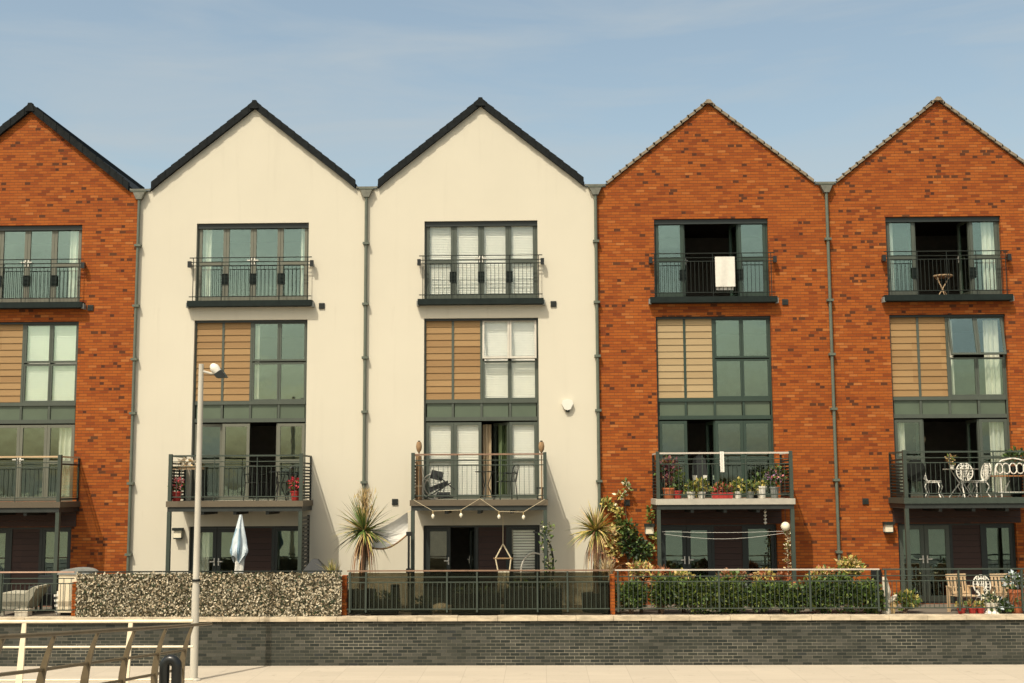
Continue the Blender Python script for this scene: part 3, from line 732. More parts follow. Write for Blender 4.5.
# ------------------------------------------------------------------ lamp post
LP = at(193.5, 686, -5.0)
t = thing('street_lamp', 'tall pale grey lamp post with a small spotlight head at the left', 'street lamp', (LP.x, LP.y, GZ))
top = at(200.8, 364, -5.0)
m = MB(); hz = top.z-GZ; m.tube([(0, 0, 0), (0, 0, hz*.28), (0, 0, hz*.30), (0, 0, hz)], [.085, .082, .07, .055], 'grey_metal', 14); m.build('pole', t, smooth=True)
m = MB(); m.lathe([(.15, 0), (.15, .02), (.10, .05)], 'grey_metal'); m.build('base_plate', t)
m = MB(); m.tube([(.03, 0, hz-.16), (.22, 0, hz-.21), (.30, 0, hz-.20)], .028, 'grey_metal', 8)
m.build('bracket_arm', t, smooth=True)
m = MB(); Mh = Matrix.Translation((.30, 0, hz-.11)) @ Matrix.Rotation(R(42), 4, 'Y')
m.lathe([(.03, -.13), (.085, -.11), (.10, -.02), (.10, .03), (.06, .10), (.03, .12)], 'white', M=Matrix.Translation((.30, 0, hz-.10)) @ Matrix.Rotation(R(-40), 4, 'Y'))
m.build('lamp_head', t, smooth=True)
m = MB(); m.prism([(.30, hz-.24), (.46, hz-.13), (.58, hz-.30), (.36, hz-.31)], -.10, .10, 'black'); m.build('shade', t)
m = MB(); m.tube([(0, 0, 2.29-GZ), (0, 0, 2.34-GZ)], .09, 'black', 12); m.build('band', t)

# ------------------------------------------------------------------ ramp with its railings, in the foreground
def ray_at(px, py, d):   # point on a sight line at distance d straight ahead
    return at(px, py, CAM.y+d)
K = 20.6*328
tops = [(-108, 644.5), (-44, 640), (4, 636.5), (55.4, 634), (98.8, 631), (135.5, 629), (166.8, 627), (193, 625)]
tp = [ray_at(x, y, K/(523-x)) for x, y in tops]
dirv = (tp[-1]-tp[2]); slope = dirv.z/math.hypot(dirv.x, dirv.y)
m = MB()
e = tp[-1].copy(); s0 = tp[0]-(tp[-1]-tp[0])*1.6
def deck(p): return p.z-1.12
zA, zB = deck(s0), deck(e)
W_ = 6.5
poly = [(s0.x-.25, s0.y), (s0.x+W_, s0.y), (e.x+W_, e.y+.6), (e.x-.25, e.y+.6)]
n = len(poly); zt = [zA, zA, zB, zB]
m.face([(x, y, z) for (x, y), z in zip(poly, zt)], 'pave')
m.face([(x, y, z-.25) for (x, y), z in zip(poly, zt)][::-1], 'pave')
for i in range(4):
    j = (i+1) % 4; m.face([(*poly[i], zt[i]), (*poly[i], zt[i]-.25), (*poly[j], zt[j]-.25), (*poly[j], zt[j])], 'pave')
m.face([(e.x-.25, e.y+.6, zB), (e.x+W_, e.y+.6, zB), (e.x+W_, e.y+3.2, GZ+.01), (e.x-.25, e.y+3.2, GZ+.01)], 'pave')
tag(m.build('ramp'), kind='structure')
t = thing('ramp_railing', 'bronze ramp railing with curved fin posts in the left foreground', 'railing', tuple(tp[3]-Vector((0, 0, 1.12))))
o3 = tp[3]-Vector((0, 0, 1.12))
ext = [s0]+tp+[ray_at(211, 623.6, 21.6)]
m = MB(); m.tube([p-o3 for p in ext], .028, 'bronze', 8); m.build('handrail', t, smooth=True)
def off(p, h):
    k = min(1, h/.75); return p+Vector((-.17*(1-(1-k)**1.8), 0, -h))
for h in (.40, .70):
    m = MB(); m.tube([off(p, h)-o3 for p in [s0]+tp], .022, 'bronze', 7); m.build('mid_rail', t, smooth=True)
for p in tp:
    m = MB(); q = []
    N = 14
    for i in range(N+1):
        h = 1.12*i/N; q.append((off(p, h)-o3, .020+.028*min(1, h/.6)))
    for i in range(N):
        (a, wa), (b, wb) = q[i], q[i+1]
        for y in (-.02, .02):
            m.face([(a.x-wa, a.y+y, a.z), (a.x+wa, a.y+y, a.z), (b.x+wb, b.y+y, b.z), (b.x-wb, b.y+y, b.z)], 'bronze')
        for sx in (-1, 1):
            m.face([(a.x+sx*wa, a.y-.02, a.z), (a.x+sx*wa, a.y+.02, a.z), (b.x+sx*wb, b.y+.02, b.z), (b.x+sx*wb, b.y-.02, b.z)], 'bronze')
    m.build('post', t)
# pale railing across the end of the landing
dB = 22.4
t = thing('landing_railing', 'pale cream railing crossing behind the bronze railing in the left foreground', 'railing', tuple(ray_at(80, 700, dB)))
o4 = Vector(t.location)
zr = [(621.5, .030), (647, .020), (680, .018)]
for i, (y, r) in enumerate(zr):
    m = MB(); a, b = ray_at(-140, y+.7, dB), ray_at(193, y-.4, dB); m.tube([a-o4, b-o4], r, 'cream_metal', 8); m.build('handrail' if i == 0 else 'mid_rail', t, smooth=True)
for x in (-82, 24.6, 131):
    m = MB(); q = [(ray_at(x+dx, y, dB)-o4, w_) for dx, y, w_ in ((0, 622, .035), (-2.6, 650, .05), (-5.6, 683, .06), (-6.5, 708, .065))]
    for (a, wa), (b, wb) in zip(q[:-1], q[1:]):
        for y in (-.02, .02): m.face([(a.x-wa, a.y+y, a.z), (a.x+wa, a.y+y, a.z), (b.x+wb, b.y+y, b.z), (b.x-wb, b.y+y, b.z)], 'cream_metal')
        for sx in (-1, 1): m.face([(a.x+sx*wa, a.y-.02, a.z), (a.x+sx*wa, a.y+.02, a.z), (b.x+sx*wb, b.y+.02, b.z), (b.x+sx*wb, b.y-.02, b.z)], 'cream_metal')
    m.build('post', t)
m = MB(); g0 = ray_at(-150, 705, dB); m.box(g0.x, e.x-.26, e.y-6, g0.y+.5, GZ-.1, g0.z-.02, 'pave'); tag(m.build('landing'), kind='structure')
# black hoop
bp = ray_at(171, 653, 18.0); hw = .088
zd = bp.z-.78
m = MB(); pts = [(-hw, 0, 0), (-hw, 0, .62-.05)]+[(-hw*math.cos(a), 0, .60+hw*math.sin(a)) for a in [math.pi*i/10 for i in range(11)]]+[(hw, 0, .57), (hw, 0, 0)]
m.tube(pts, .074, 'black', 14); o = m.build('hoop_bollard', smooth=True, loc=(bp.x, bp.y, zd+.0)); tag(o, 'black bent tube hoop standing in front of the bronze railing', 'bollard')
MT['black'].node_tree.nodes['Principled BSDF'].inputs['Roughness'].default_value = .3

# ------------------------------------------------------------------ palms, hedge, climbers
def cordyline(name, label, head, base, spread, n, drooping, cols, wts, crown, flower=None):
    """slim trunk, a burst of sword leaves, a skirt of dead ones"""
    t = thing(name, label, 'palm', base); b = Vector(base); hd = Vector(head)-b
    m = MB(); k = 7; pts = [Vector((hd.x*(i/k)**1.3+.02*math.sin(i*2), hd.y*i/k, hd.z*i/k)) for i in range(k+1)]
    m.tube(pts, [.085-.035*i/k+.006*(i % 2) for i in range(k+1)], 'bark', 9); m.build('trunk', t, smooth=True)
    m = MB()
    def blade(d, ln, w0, droop, mat):
        side = d.cross(Vector((0, 0, 1)))
        side = side.normalized() if side.length > .01 else Vector((1, 0, 0))
        tw = random.uniform(-.6, .6); side = (side*math.cos(tw)+d.cross(side)*math.sin(tw)).normalized()
        prev = None
        for i in range(5):
            u = i/4; p = hd+d*ln*u+Vector((0, 0, -droop*ln*u**2.2)); wd = w0*(1-u**2)*(.5+.5*min(1, u*4+.3))
            cur = (p-side*wd, p+side*wd)
            if prev: m.face((prev[0], prev[1], cur[1], cur[0]), mat)
            prev = cur
    for i in range(n):
        el = math.asin(random.uniform(-.35, 1)); az = random.uniform(0, 2*math.pi)
        d = Vector((math.cos(el)*math.cos(az), math.cos(el)*math.sin(az), math.sin(el)))
        up = max(0, d.z)
        blade(d, spread*random.uniform(.6, 1.2)*(1+crown*up), random.uniform(.014, .026), random.uniform(.05, .75)*(1-up*.75)*drooping, random.choices(cols, wts)[0])
    m.build('crown', t, merge=False)
    m = MB()
    for i in range(60):
        az = random.uniform(0, 6.28); d = Vector((math.cos(az)*.75, math.sin(az)*.75, -.15)).normalized()
        side = d.cross(Vector((0, 0, 1))).normalized(); prev = None; ln = random.uniform(.35, .75)
        for j in range(4):
            u = j/3; p = hd+Vector((0, 0, -.06))+d*ln*.5*math.sin(u*1.5)+Vector((0, 0, -ln*1.25*u**1.6)); wd = .02*(1-u*.7)
            cur = (p-side*wd, p+side*wd)
            if prev: m.face((prev[0], prev[1], cur[1], cur[0]), random.choice(('dead', 'dead', 'straw')))
            prev = cur
    m.build('dead_leaf_skirt', t, merge=False)
    if flower:
        m = MB()
        m.tube([hd, hd+Vector((0, 0, flower))], .02, 'straw', 6)
        for i in range(480):
            p = hd+Vector((random.gauss(0, .10), random.gauss(0, .09), random.uniform(.30, flower)))
            m.leaf(p, Vector((random.gauss(0, .4), random.gauss(0, .4), 1)), Vector((1, random.random(), 0)), random.uniform(.1, .22), .012, random.choice(('straw', 'leaf_y', 'straw')))
        m.build('flower_spike', t, merge=False)
    return t
h1 = at(364.5, 532, -1.9); b1 = at(362, 603, -1.9)
cordyline('cordyline_palm', 'tall cabbage palm with dark green leaves and hanging dead leaves beside the white hammock', h1, (b1.x, -1.9, TZ+.55), .72, 250, 1.0,
          ('leaf_c', 'leaf_a', 'leaf_b', 'straw', 'leaf_y'), (2.4, 2.6, 2, 1.6, .8), .45, .95)
h2 = at(596, 531, -1.7); b2 = at(596.5, 602, -1.7)
cordyline('cordyline_palm', 'yellowish cabbage palm beside the drainpipe next to the brick climber', h2, (b2.x, -1.7, TZ+.42), .68, 290, .9,
          ('straw', 'leaf_y', 'leaf_b', 'leaf_a', 'dead'), (3.2, 2.4, 1.6, 1, .5), .15)

def pot(name, label, c, prof, mat, cat='pot', group=None, soil=True, foliage=None):
    t = thing(name, label, cat, c, 0, group)
    m = MB(); m.lathe(prof, mat); m.build('pot', t, smooth=True)
    if soil: m = MB(); r, z = prof[-1]; m.lathe([(r*.86, z-.03), (r*.86, z-.005)], 'soil'); m.build('soil', t)
    if foliage:
        m = MB()
        for kw in foliage.get('clouds', ()): m.cloud(*kw)
        m.build('foliage', t, merge=False)
        if foliage.get('flowers'):
            m = MB()
            for kw in foliage['flowers']:
                m.cloud(*kw); c0 = Vector(kw[0])
                for q in range(22):
                    d = Vector((random.gauss(0, 1), random.gauss(0, 1), random.gauss(0, 1))).normalized(); m.tube([c0+Vector((0, 0, -.12)), c0+Vector((d.x*kw[1][0], d.y*kw[1][1], d.z*kw[1][2]))*.95], .004, 'leaf_a', 3)
            m.build('flowers', t, merge=False)
    return t
def potprof(r, h): return [(r*.68, 0), (r*.72, .01), (r*.93, h*.85), (r*1.05, h*.86), (r*1.05, h)]

pot('barrel_planter', 'dark round barrel planter holding the tall palm', (b1.x, -1.9, TZ), [(.30, 0), (.36, .15), (.38, .3), (.36, .45), (.33, .56)], 'dark_pot', 'planter')
pot('barrel_planter', 'dark square edged planter holding the yellowish palm', (b2.x, -1.7, TZ), [(.30, 0), (.34, .02), (.36, .44)], 'dark_pot', 'planter')

# hedge behind the pale guard rail, a row of separate bushes
def bush(px, py, Y, rad, n, label, cols, wts, name='hedge_bush', cat='bush', ln=.10, group=None, base=None):
    p = at(px, py, Y); t = thing(name, label, cat, (p.x, Y, TZ), 0, group)
    m = MB()
    c0 = Vector((0, 0, p.z-TZ))
    for k in range(4):
        o = Vector((random.uniform(-.5, .5)*rad[0], random.uniform(-.4, .4)*rad[1], random.uniform(-.25, .35)*rad[2]))
        m.cloud(c0+o, Vector(rad)*random.uniform(.55, .8), n//4, ln, cols, wts)
    m.build('foliage', t, merge=False)
    m = MB()
    for k in range(5): m.tube([(random.uniform(-.05, .05), 0, -.0), (random.uniform(-.5, .5)*rad[0], random.uniform(-.3, .3)*rad[1], p.z-TZ)], [.02, .008], 'bark', 5)
    m.build('stems', t)
    return t
G = ('leaf_a', 'leaf_b', 'leaf_c'); HG = 'bushes of the hedge behind the pale guard rail'
for px, rx, hh, lb, wts in ((632, .52, 592, 'leftmost rounded green hedge bush beside the brick pier', (4, 2, 2)), (662, .5, 591, 'dark green hedge bush below the rust red shrub', (3.4, 1.8, 2.2)),
                       (694, .5, 594, 'hedge bush with light yellow green tips below the double doors', (3, 3, 1.6)), (725, .5, 594, 'light green hedge bush right of the guard rail post below the doors', (3, 3, 1.6)),
                       (757, .5, 595, 'hedge bush under the ground floor window of the plant balcony house', (3, 2.4, 1.6)), (786, .45, 596, 'low hedge bush beside the vine wrapped post', (3, 2.4, 2)),
                       (818, .5, 595, 'dense green hedge bush right of the plant balcony post', (4, 1.8, 2)), (848, .55, 591, 'tallest dense dark green hedge bush below the drainpipe', (4, 1.6, 2.2)), (873, .4, 594, 'rightmost green hedge bush beside the driftwood', (4, 1.8, 2))):
    bush(px, hh+3, -2.25, (rx, .33, .47), 2300, lb, G, wts, group=HG, ln=.092)
for px, py, r_, lb, cols, wts in ((640, 571, (.40, .25, .24), 'rust and yellow shrub above the left end of the hedge', ('leaf_r', 'leaf_y', 'straw', 'leaf_a'), (2, 3, 2, 1)),
                             (660, 577, (.3, .25, .22), 'pinkish rust shrub above the hedge beside the lantern', ('leaf_r', 'dead', 'leaf_y'), (4, 2, 1)),
                             (683, 578, (.25, .2, .2), 'yellow leaved shrub above the hedge left of the doors', ('leaf_y', 'leaf_b', 'straw'), (3, 2, 1)),
                             (764, 580, (.25, .2, .24), 'yellow and rust shrub above the hedge under the window', ('leaf_y', 'leaf_r', 'straw'), (3, 2, 1)),
                             (782, 582, (.2, .2, .18), 'rust red shrub above the hedge left of the post', ('leaf_r', 'dead', 'leaf_p'), (3, 2, 1)),
                             (733, 577, (.45, .2, .15), 'low dark rust shrub above the hedge below the brown boards', ('leaf_r', 'leaf_a', 'dead'), (2, 2, 2)),
                             (822, 577, (.38, .2, .22), 'rust and yellow shrub above the hedge right of the post', ('leaf_r', 'leaf_y', 'straw', 'leaf_a'), (2, 2, 2, 1)),
                             (850, 568, (.36, .22, .3), 'pale yellow straggly shrub below the right drainpipe', ('leaf_y', 'straw', 'leaf_b'), (3, 2, 2))):
    bush(px, py, -2.0, r_, 420, lb, cols, wts, name='garden_shrub', cat='shrub', ln=.11)
# pale grass tuft
def tuft(px, py, Y, h, n, label, cols, name='grass_tuft', base=TZ, spread=.5, cat='grass'):
    p = at(px, py, Y); m = MB(); z0 = p.z-h*.5
    for _ in range(n):
        az = random.uniform(0, 6.28); r = random.uniform(0, spread); q = Vector((random.gauss(0, .05), random.gauss(0, .05), 0)); side = Vector((-math.sin(az), math.cos(az), 0)); prev = None; col = random.choice(cols); hh = h*random.uniform(.7, 1.1)
        for j in range(4):
            u = j/3; c = q+Vector((math.cos(az)*r*h*u**1.6, math.sin(az)*r*h*u**1.6, hh*(u-.25*r*u*u))); wd = .011*(1-u*.9)
            cur = (c-side*wd, c+side*wd)
            if prev: m.face((prev[0], prev[1], cur[1], cur[0]), col)
            prev = cur
    o = m.build(name, merge=False, loc=(p.x, Y, z0)); tag(o, label, cat); return o
tuft(607, 568, -2.15, .6, 130, 'pale dry grass tuft rising beside the second brick pier', ('straw', 'cream_leaf', 'straw'), spread=.9)
pgr = at(607, 580, -2.15)
pot('grass_pot', 'dark pot under the pale grass tuft', (pgr.x, -2.15, TZ), potprof(.2, pgr.z-TZ), 'dark_pot', 'pot')
tuft(333, 569, -1.9, .5, 80, 'spiky yellow green tuft behind the right end of the leaf screen', ('leaf_y', 'straw', 'leaf_b'), spread=1.0)
pgr = at(333, 577, -1.9)
pot('tuft_pot', 'dark pot under the spiky tuft behind the leaf screen', (pgr.x, -1.9, TZ), potprof(.2, pgr.z-TZ+.0), 'dark_pot', 'pot')
# wall climber
t = thing('climbing_plant', 'climbing shrub with yellow and dark leaves spreading over the red brick wall', 'climber', tuple(at(628, 600, -.5).xy)+(TZ,))
o5 = Vector(t.location)
m = MB()
for path in ([(630, 600), (628, 560), (622, 530), (612, 505)], [(630, 600), (634, 555), (626, 515), (624, 495), (628, 484)], [(630, 600), (640, 560), (650, 540), (652, 515)]):
    m.tube([at(x, y, -.06 if i else -.5)-o5 for i, (x, y) in enumerate(path)], [.03, .02, .012, .008, .006][:len(path)], 'bark', 5)
m.build('stems', t)
m = MB()
for x, y, rx, rz, n, cols, wts in ((606, 503, .13, .12, 90, ('leaf_y', 'leaf_b', 'leaf_a'), (3, 2, 1)), (613, 508, .14, .1, 80, ('leaf_y', 'leaf_b', 'cream_fl'), (3, 2, 1)), (619, 513, .1, .12, 60, ('leaf_b', 'leaf_y'), None),
                                   (620, 495, .12, .08, 50, ('cream_fl', 'leaf_b', 'leaf_y'), None), (626, 487, .08, .16, 50, ('cream_fl', 'leaf_b', 'leaf_a'), None), (620, 525, .13, .17, 90, ('leaf_a', 'leaf_b'), None),
                                   (627, 530, .25, .25, 260, ('leaf_a', 'leaf_c', 'leaf_b'), (3, 2, 1)), (632, 545, .34, .32, 420, ('leaf_c', 'leaf_a', 'leaf_p'), (4, 2, .4)), (643, 552, .26, .26, 260, ('leaf_c', 'leaf_a', 'leaf_b'), (3, 2, 1)),
                                   (613, 540, .22, .4, 200, ('leaf_y', 'straw', 'leaf_b'), (3, 2, 1)), (650, 515, .08, .25, 70, ('leaf_a', 'leaf_b'), None), (655, 540, .1, .25, 60, ('leaf_a', 'leaf_y'), None), (612, 555, .2, .2, 110, ('leaf_y', 'leaf_r', 'straw'), None)):
    m.cloud(at(x, y, -.18)-o5, (rx, .14, rz), n, .10, cols, wts)
m.build('foliage', t, merge=False)
def vine(label, pts, Y, n, cols, wts, r=.11, ln=.075):
    P = [at(x, y, Y) for x, y in pts]; t = thing('climbing_vine', label, 'climber', tuple(P[0])); o = P[0]
    m = MB(); m.tube([p-o for p in P], .012, 'bark', 5); m.build('stem', t)
    m = MB()
    for a, b in zip(P[:-1], P[1:]):
        for q in range(n): m.cloud(a.lerp(b, random.random())-o+Vector((random.gauss(0, r*.4), random.gauss(0, r*.4), 0)), (r, r, r), 10, ln, cols, wts)
    m.build('foliage', t, merge=False)
vine('leafy vine climbing the right balcony post of the cream blinds house', [(549, 608), (549, 570), (547, 545), (546, 522)], -1.25, 14, ('leaf_a', 'leaf_b', 'cream_fl', 'leaf_c'), (3, 3, 1, 2))
vine('pale flowering vine wrapped round the right post of the plant balcony house', [(789, 600), (788, 570), (788, 545), (789, 528)], -1.15, 14, ('cream_fl', 'leaf_b', 'dead', 'straw'), (3, 1.5, 2, 2), .07, .06)

# ------------------------------------------------------------------ left terrace furniture
def G_(px, Y, z=TZ, py=600): p = at(px, py, Y); return (p.x, Y, z)
c = G_(29, -1.7)
t = thing('garden_lounger', 'grey wicker lounger with raised curved back behind the pinkish rail', 'lounger', c)
def P_(px, py, Y=-1.7): q = at(px, py, Y); return (q.x-c[0], q.z-TZ)
m = MB(); prof = [P_(x, y) for x, y in ((9, 606.5), (9, 595), (12, 592.5), (33, 593), (39, 588), (43, 586), (45, 587), (42, 594), (38, 600), (36, 606.5))]
m.prism(prof, -.55, .25, 'wicker'); m.build('body', t)
m = MB(); prof = [P_(x, y) for x, y in ((10.5, 592.6), (12, 590.8), (32, 591.5), (37.5, 587.8), (42.5, 584.8), (47, 584.5), (46, 587), (43.6, 585.6), (39.4, 587.4), (33.4, 592.6), (12, 592.2))]
m.prism(prof, -.50, .22, 'cushion'); m.build('cushion', t)
for x, y in ((P_(12, 606)[0], -.5), (P_(33, 606)[0], -.5), (P_(12, 606)[0], .2), (P_(33, 606)[0], .2)):
    m = MB(); m.box(x-.03, x+.03, y-.03, y+.03, 0, P_(12, 606)[1]+.0, 'wicker'); m.build('leg', t)
c = G_(50, -1.2)
t = thing('rattan_armchair', 'black rattan armchair with its tall back beside the cream storage box', 'armchair', c)
m = MB(); m.box(-.34, .34, -.32, .34, .18, .42, 'rattan'); m.build('seat', t)
m = MB(); m.box(-.36, .36, .20, .34, .42, .82, 'rattan', Matrix.Rotation(R(6), 4, 'X')); m.build('backrest', t)
for s in (-1, 1):
    m = MB(); m.box(s*.36-.06, s*.36+.06, -.32, .22, .18, .62, 'rattan'); m.build('armrest', t)
    for y in (-.28, .28): m = MB(); m.box(s*.33-.03, s*.33+.03, y-.03, y+.03, 0, .18, 'rattan'); m.build('leg', t)
c = G_(24, -2.3)
m = MB(); m.box(-.15, .15, -.14, .14, 0, .10, 'stone'); m.box(-.16, .16, -.15, .15, .10, .165, 'stone'); tag(m.build('stone_block', loc=c), 'low pale stone block in front of the grey lounger', 'block')
c = G_(60, -2.1)
t = thing('slatted_rack', 'small white slatted rack between the black armchair and the cream box', 'rack', c)
for k in range(4): m = MB(); m.box(-.09, .09, -.03, .03, .08+k*.12, .13+k*.12, 'white', Matrix.Rotation(R(-6), 4, 'Y')); m.build('slat', t)
for s in (-1, 1): m = MB(); m.box(s*.08-.012, s*.08+.012, .031, .05, 0, .55, 'white'); m.build('upright', t)
a, b = at(62, 600, -2.0).x, at(91, 600, -2.0).x
t = thing('storage_box', 'tall cream garden storage box with a low curved grey lid', 'storage box', ((a+b)/2, -2.0, TZ)); wd = (b-a)/2; hz = at(75, 574, -2.0).z-TZ
m = MB(); m.box(-wd, wd, -.25, .35, .07, hz, 'box_cream'); m.box(-wd+.05, wd-.05, -.2, .3, 0, .07, 'dark_pot'); m.build('body', t)
for x in (-wd+.12, -wd+.30, -wd+.48):
    m = MB(); m.box(x-.012, x+.012, -.262, -.251, .12, hz-.08, 'cushion'); m.build('rib', t)
m = MB(); m.prism([(-wd-.03, hz+.004)]+[(-(wd+.03)*math.cos(math.pi*i/10), hz+.03+.11*math.sin(math.pi*i/10)) for i in range(11)]+[(wd+.03, hz+.004)], -.28, .38, 'grey_pot'); m.build('lid', t)

# ------------------------------------------------------------------ second terrace
c = G_(239, -1.9); t = thing('parasol', 'closed pale blue and white parasol standing in front of the dark ground floor doors', 'parasol', c)
ztop = at(238.5, 516, -1.9).z-TZ; zlow = at(239, 556, -1.9).z-TZ; zb = at(239, 572, -1.9).z-TZ
m = MB(); m.tube([(0, 0, .1), (0, 0, ztop)], .022, 'white', 8); m.build('pole', t)
m = MB(); m.lathe([(.28, 0), (.28, .05), (.06, .08), (.05, .22)], 'dark_pot'); m.build('base', t, smooth=True)
m = MB(); nr, na = 16, 32
def prad(u, a):   # folded canopy: slack pleats, fuller near the bottom
    base = .03+.20*min(1, u*1.25)-.05*max(0, u-.75)*4*.4
    return base*(.72+.28*math.sin(a*4+u*3.2+1.1*math.sin(u*7)))
zs_ = [ztop+.03-(ztop-zlow+.1)*i/nr for i in range(nr+1)]
for i in range(nr):
    for j in range(na):
        q = []
        for (ii, jj) in ((i, j), (i, j+1), (i+1, j+1), (i+1, j)):
            a = 2*math.pi*jj/na; u = ii/nr; r = prad(u, a); zz = zs_[ii]-.10*u*math.sin(a*4+.5)*(u > .6)
            q.append((r*math.cos(a)-.03*u, r*math.sin(a), zz))
        m.face(q, 'parasol_dark' if (j % 8 in (0, 1) and i > 4) else 'parasol')
m.build('canopy', t)
m = MB()
for i in range(10):
    for j in range(16):
        q = []
        for (ii, jj) in ((i, j), (i, j+1), (i+1, j+1), (i+1, j)):
            a = 2*math.pi*jj/16; u = ii/10; r = .10+.02*math.sin(a*3+u*4); q.append((r*math.cos(a)-.01, r*math.sin(a), zlow+.12+(zb-.2-zlow-.12)*u))
        m.face(q, 'cloth')
m.build('canopy_lining', t)
c = G_(316, -1.3); m = MB(); hz = at(315, 559, -1.3).z-TZ
t = thing('grill_cover', 'black peaked cover over a garden grill beside the spiky tuft', 'cover', c)
m.face([(-.36, -.3, 0), (.36, -.3, 0), (.34, -.28, hz*.72), (-.34, -.28, hz*.72)], 'rattan'); m.face([(-.36, .3, 0), (-.34, .28, hz*.72), (.34, .28, hz*.72), (.36, .3, 0)], 'rattan')
for s in (-1, 1): m.face([(s*.36, -.3, 0), (s*.34, -.28, hz*.72), (s*.34, .28, hz*.72), (s*.36, .3, 0)], 'rattan')
m.face([(-.34, -.28, hz*.72), (.34, -.28, hz*.72), (.03, -.06, hz), (-.10, -.06, hz)], 'rattan'); m.face([(-.34, .28, hz*.72), (-.10, .1, hz), (.03, .1, hz), (.34, .28, hz*.72)], 'rattan')
m.face([(-.34, -.28, hz*.72), (-.10, -.06, hz), (-.10, .1, hz), (-.34, .28, hz*.72)], 'rattan'); m.face([(.34, -.28, hz*.72), (.34, .28, hz*.72), (.03, .1, hz), (.03, -.06, hz)], 'rattan'); m.face([(-.10, -.06, hz), (.03, -.06, hz), (.03, .1, hz), (-.10, .1, hz)], 'rattan')
m.build('canvas', t)
a = at(308.5, 560, -.7); t = thing('slatted_screen', 'tall black slatted screen beside the right post below the parasol house balcony', 'screen', (-6+1.60, -.62, TZ))
for y in (-.55, .5): m = MB(); m.box(-.03, .03, y-.03, y+.03, 0, 2.28, 'black'); m.build('post', t)
m = MB(); z = .1
while z < 2.22: m.box(-.018, .018, -.52, .47, z, z+.06, 'black'); z += .095
m.build('slats', t)

# balcony of the parasol house
BZ = 3.956
def B_(px, Y=-.8, py=495): p = at(px, py, Y); return (p.x, Y, BZ)
def geranium(px, Y, petal, label, potm='red_pot', h=.24, r=.13):
    return pot('flower_pot', label, B_(px, Y), potprof(r, h), potm, 'flower pot', None, foliage=dict(clouds=[((0, 0, h+.12), (.18, .15, .14), 110, .09, G, (3, 2, 2))], flowers=[((0, -.03, h+.18), (.19, .16, .16), 130, .075, (petal, petal, 'red_fl'), (4, 3, 2))]))
geranium(176.5, -1.02, 'pink', 'red pot of pink flowers at the left of the parasol house balcony', r=.14)
t2 = geranium(295.5, -1.05, 'red_fl', 'red pot of red flowers at the right of the parasol house balcony')
c = B_(188, -.45)
t = thing('side_table', 'small pale wood table with dark legs at the left of the parasol house balcony', 'table', c); hz = at(188, 466, -.45).z-BZ
m = MB(); m.box(-.36, .36, -.3, .3, hz-.03, hz, 'teak'); m.box(-.33, .33, -.27, .27, hz-.09, hz-.031, 'teak'); m.build('tabletop', t)
for x in (-.3, .3):
    for y in (-.24, .24): m = MB(); m.tube([(x, y, hz-.09), (x*1.05, y*1.05, 0)], .025, 'black', 6); m.build('leg', t)
m = MB(); m.cloud((c[0]-.05, c[1], c[2]+hz+.06), (.26, .2, .05), 60, .12, ('stone', 'straw', 'cream_leaf')); tag(m.build('shell_heap', merge=False), 'loose heap of pale driftwood and shells on the small balcony table', 'heap')
def bistro_chair(loc, rz, label, mat='black', name='bistro_chair', group=None):
    t = thing(name, label, 'chair', loc, rz, group)
    m = MB(); m.box(-.20, .20, -.20, .20, .44, .455, mat); m.tube([(-.2, -.2, .445), (.2, -.2, .445), (.2, .2, .445), (-.2, .2, .445), (-.2, -.2, .445)], .014, mat, 5); m.build('seat', t)
    m = MB(); m.tube([(-.19, .2, .45), (-.20, .26, .78), (-.14, .28, .86), (.14, .28, .86), (.20, .26, .78), (.19, .2, .45)], .014, mat, 6)
    for x in (-.09, 0, .09): m.tube([(x, .215, .46), (x, .275, .855)], .008, mat, 4)
    m.tube([(-.19, .23, .64), (0, .235, .70), (.19, .23, .64)], .008, mat, 4); m.build('backrest', t)
    for x in (-.19, .19):
        for y in (-.19, .19): m = MB(); m.tube([(x, y, .445), (x*1.12, y*1.2, 0)], .013, mat, 5); m.build('leg', t)
    for x in (-.23, .23): m = MB(); m.tube([(x, .22, .64), (x, -.1, .66), (x*.95, -.19, .45)], .012, mat, 5); m.build('armrest', t)
    return t
bc = bistro_chair(B_(256, -.75), R(160), 'black metal armchair in front of the dark open door on the parasol house balcony', group='black metal chairs on the balconies')
dup(bc, B_(287, -.55), R(-120), 'black metal armchair beside the red flowers on the parasol house balcony')
def round_table(loc, r, h, label, mat='black', top=None):
    t = thing('bistro_table', label, 'table', loc)
    m = MB(); m.lathe([(r, h-.025), (r*1.01, h-.012), (r, h)], top or mat, n=20); m.build('tabletop', t)
    for k in range(3):
        a = k*2.094+.4; m = MB(); m.tube([(r*.6*math.cos(a), r*.6*math.sin(a), h-.026), (.05*math.cos(a), .05*math.sin(a), h*.5), (r*.75*math.cos(a), r*.75*math.sin(a), 0)], .014, mat, 5); m.build('leg', t, smooth=True)
    return t
round_table(B_(279, -.75), .26, .72, 'small round black table between the chairs on the parasol house balcony')

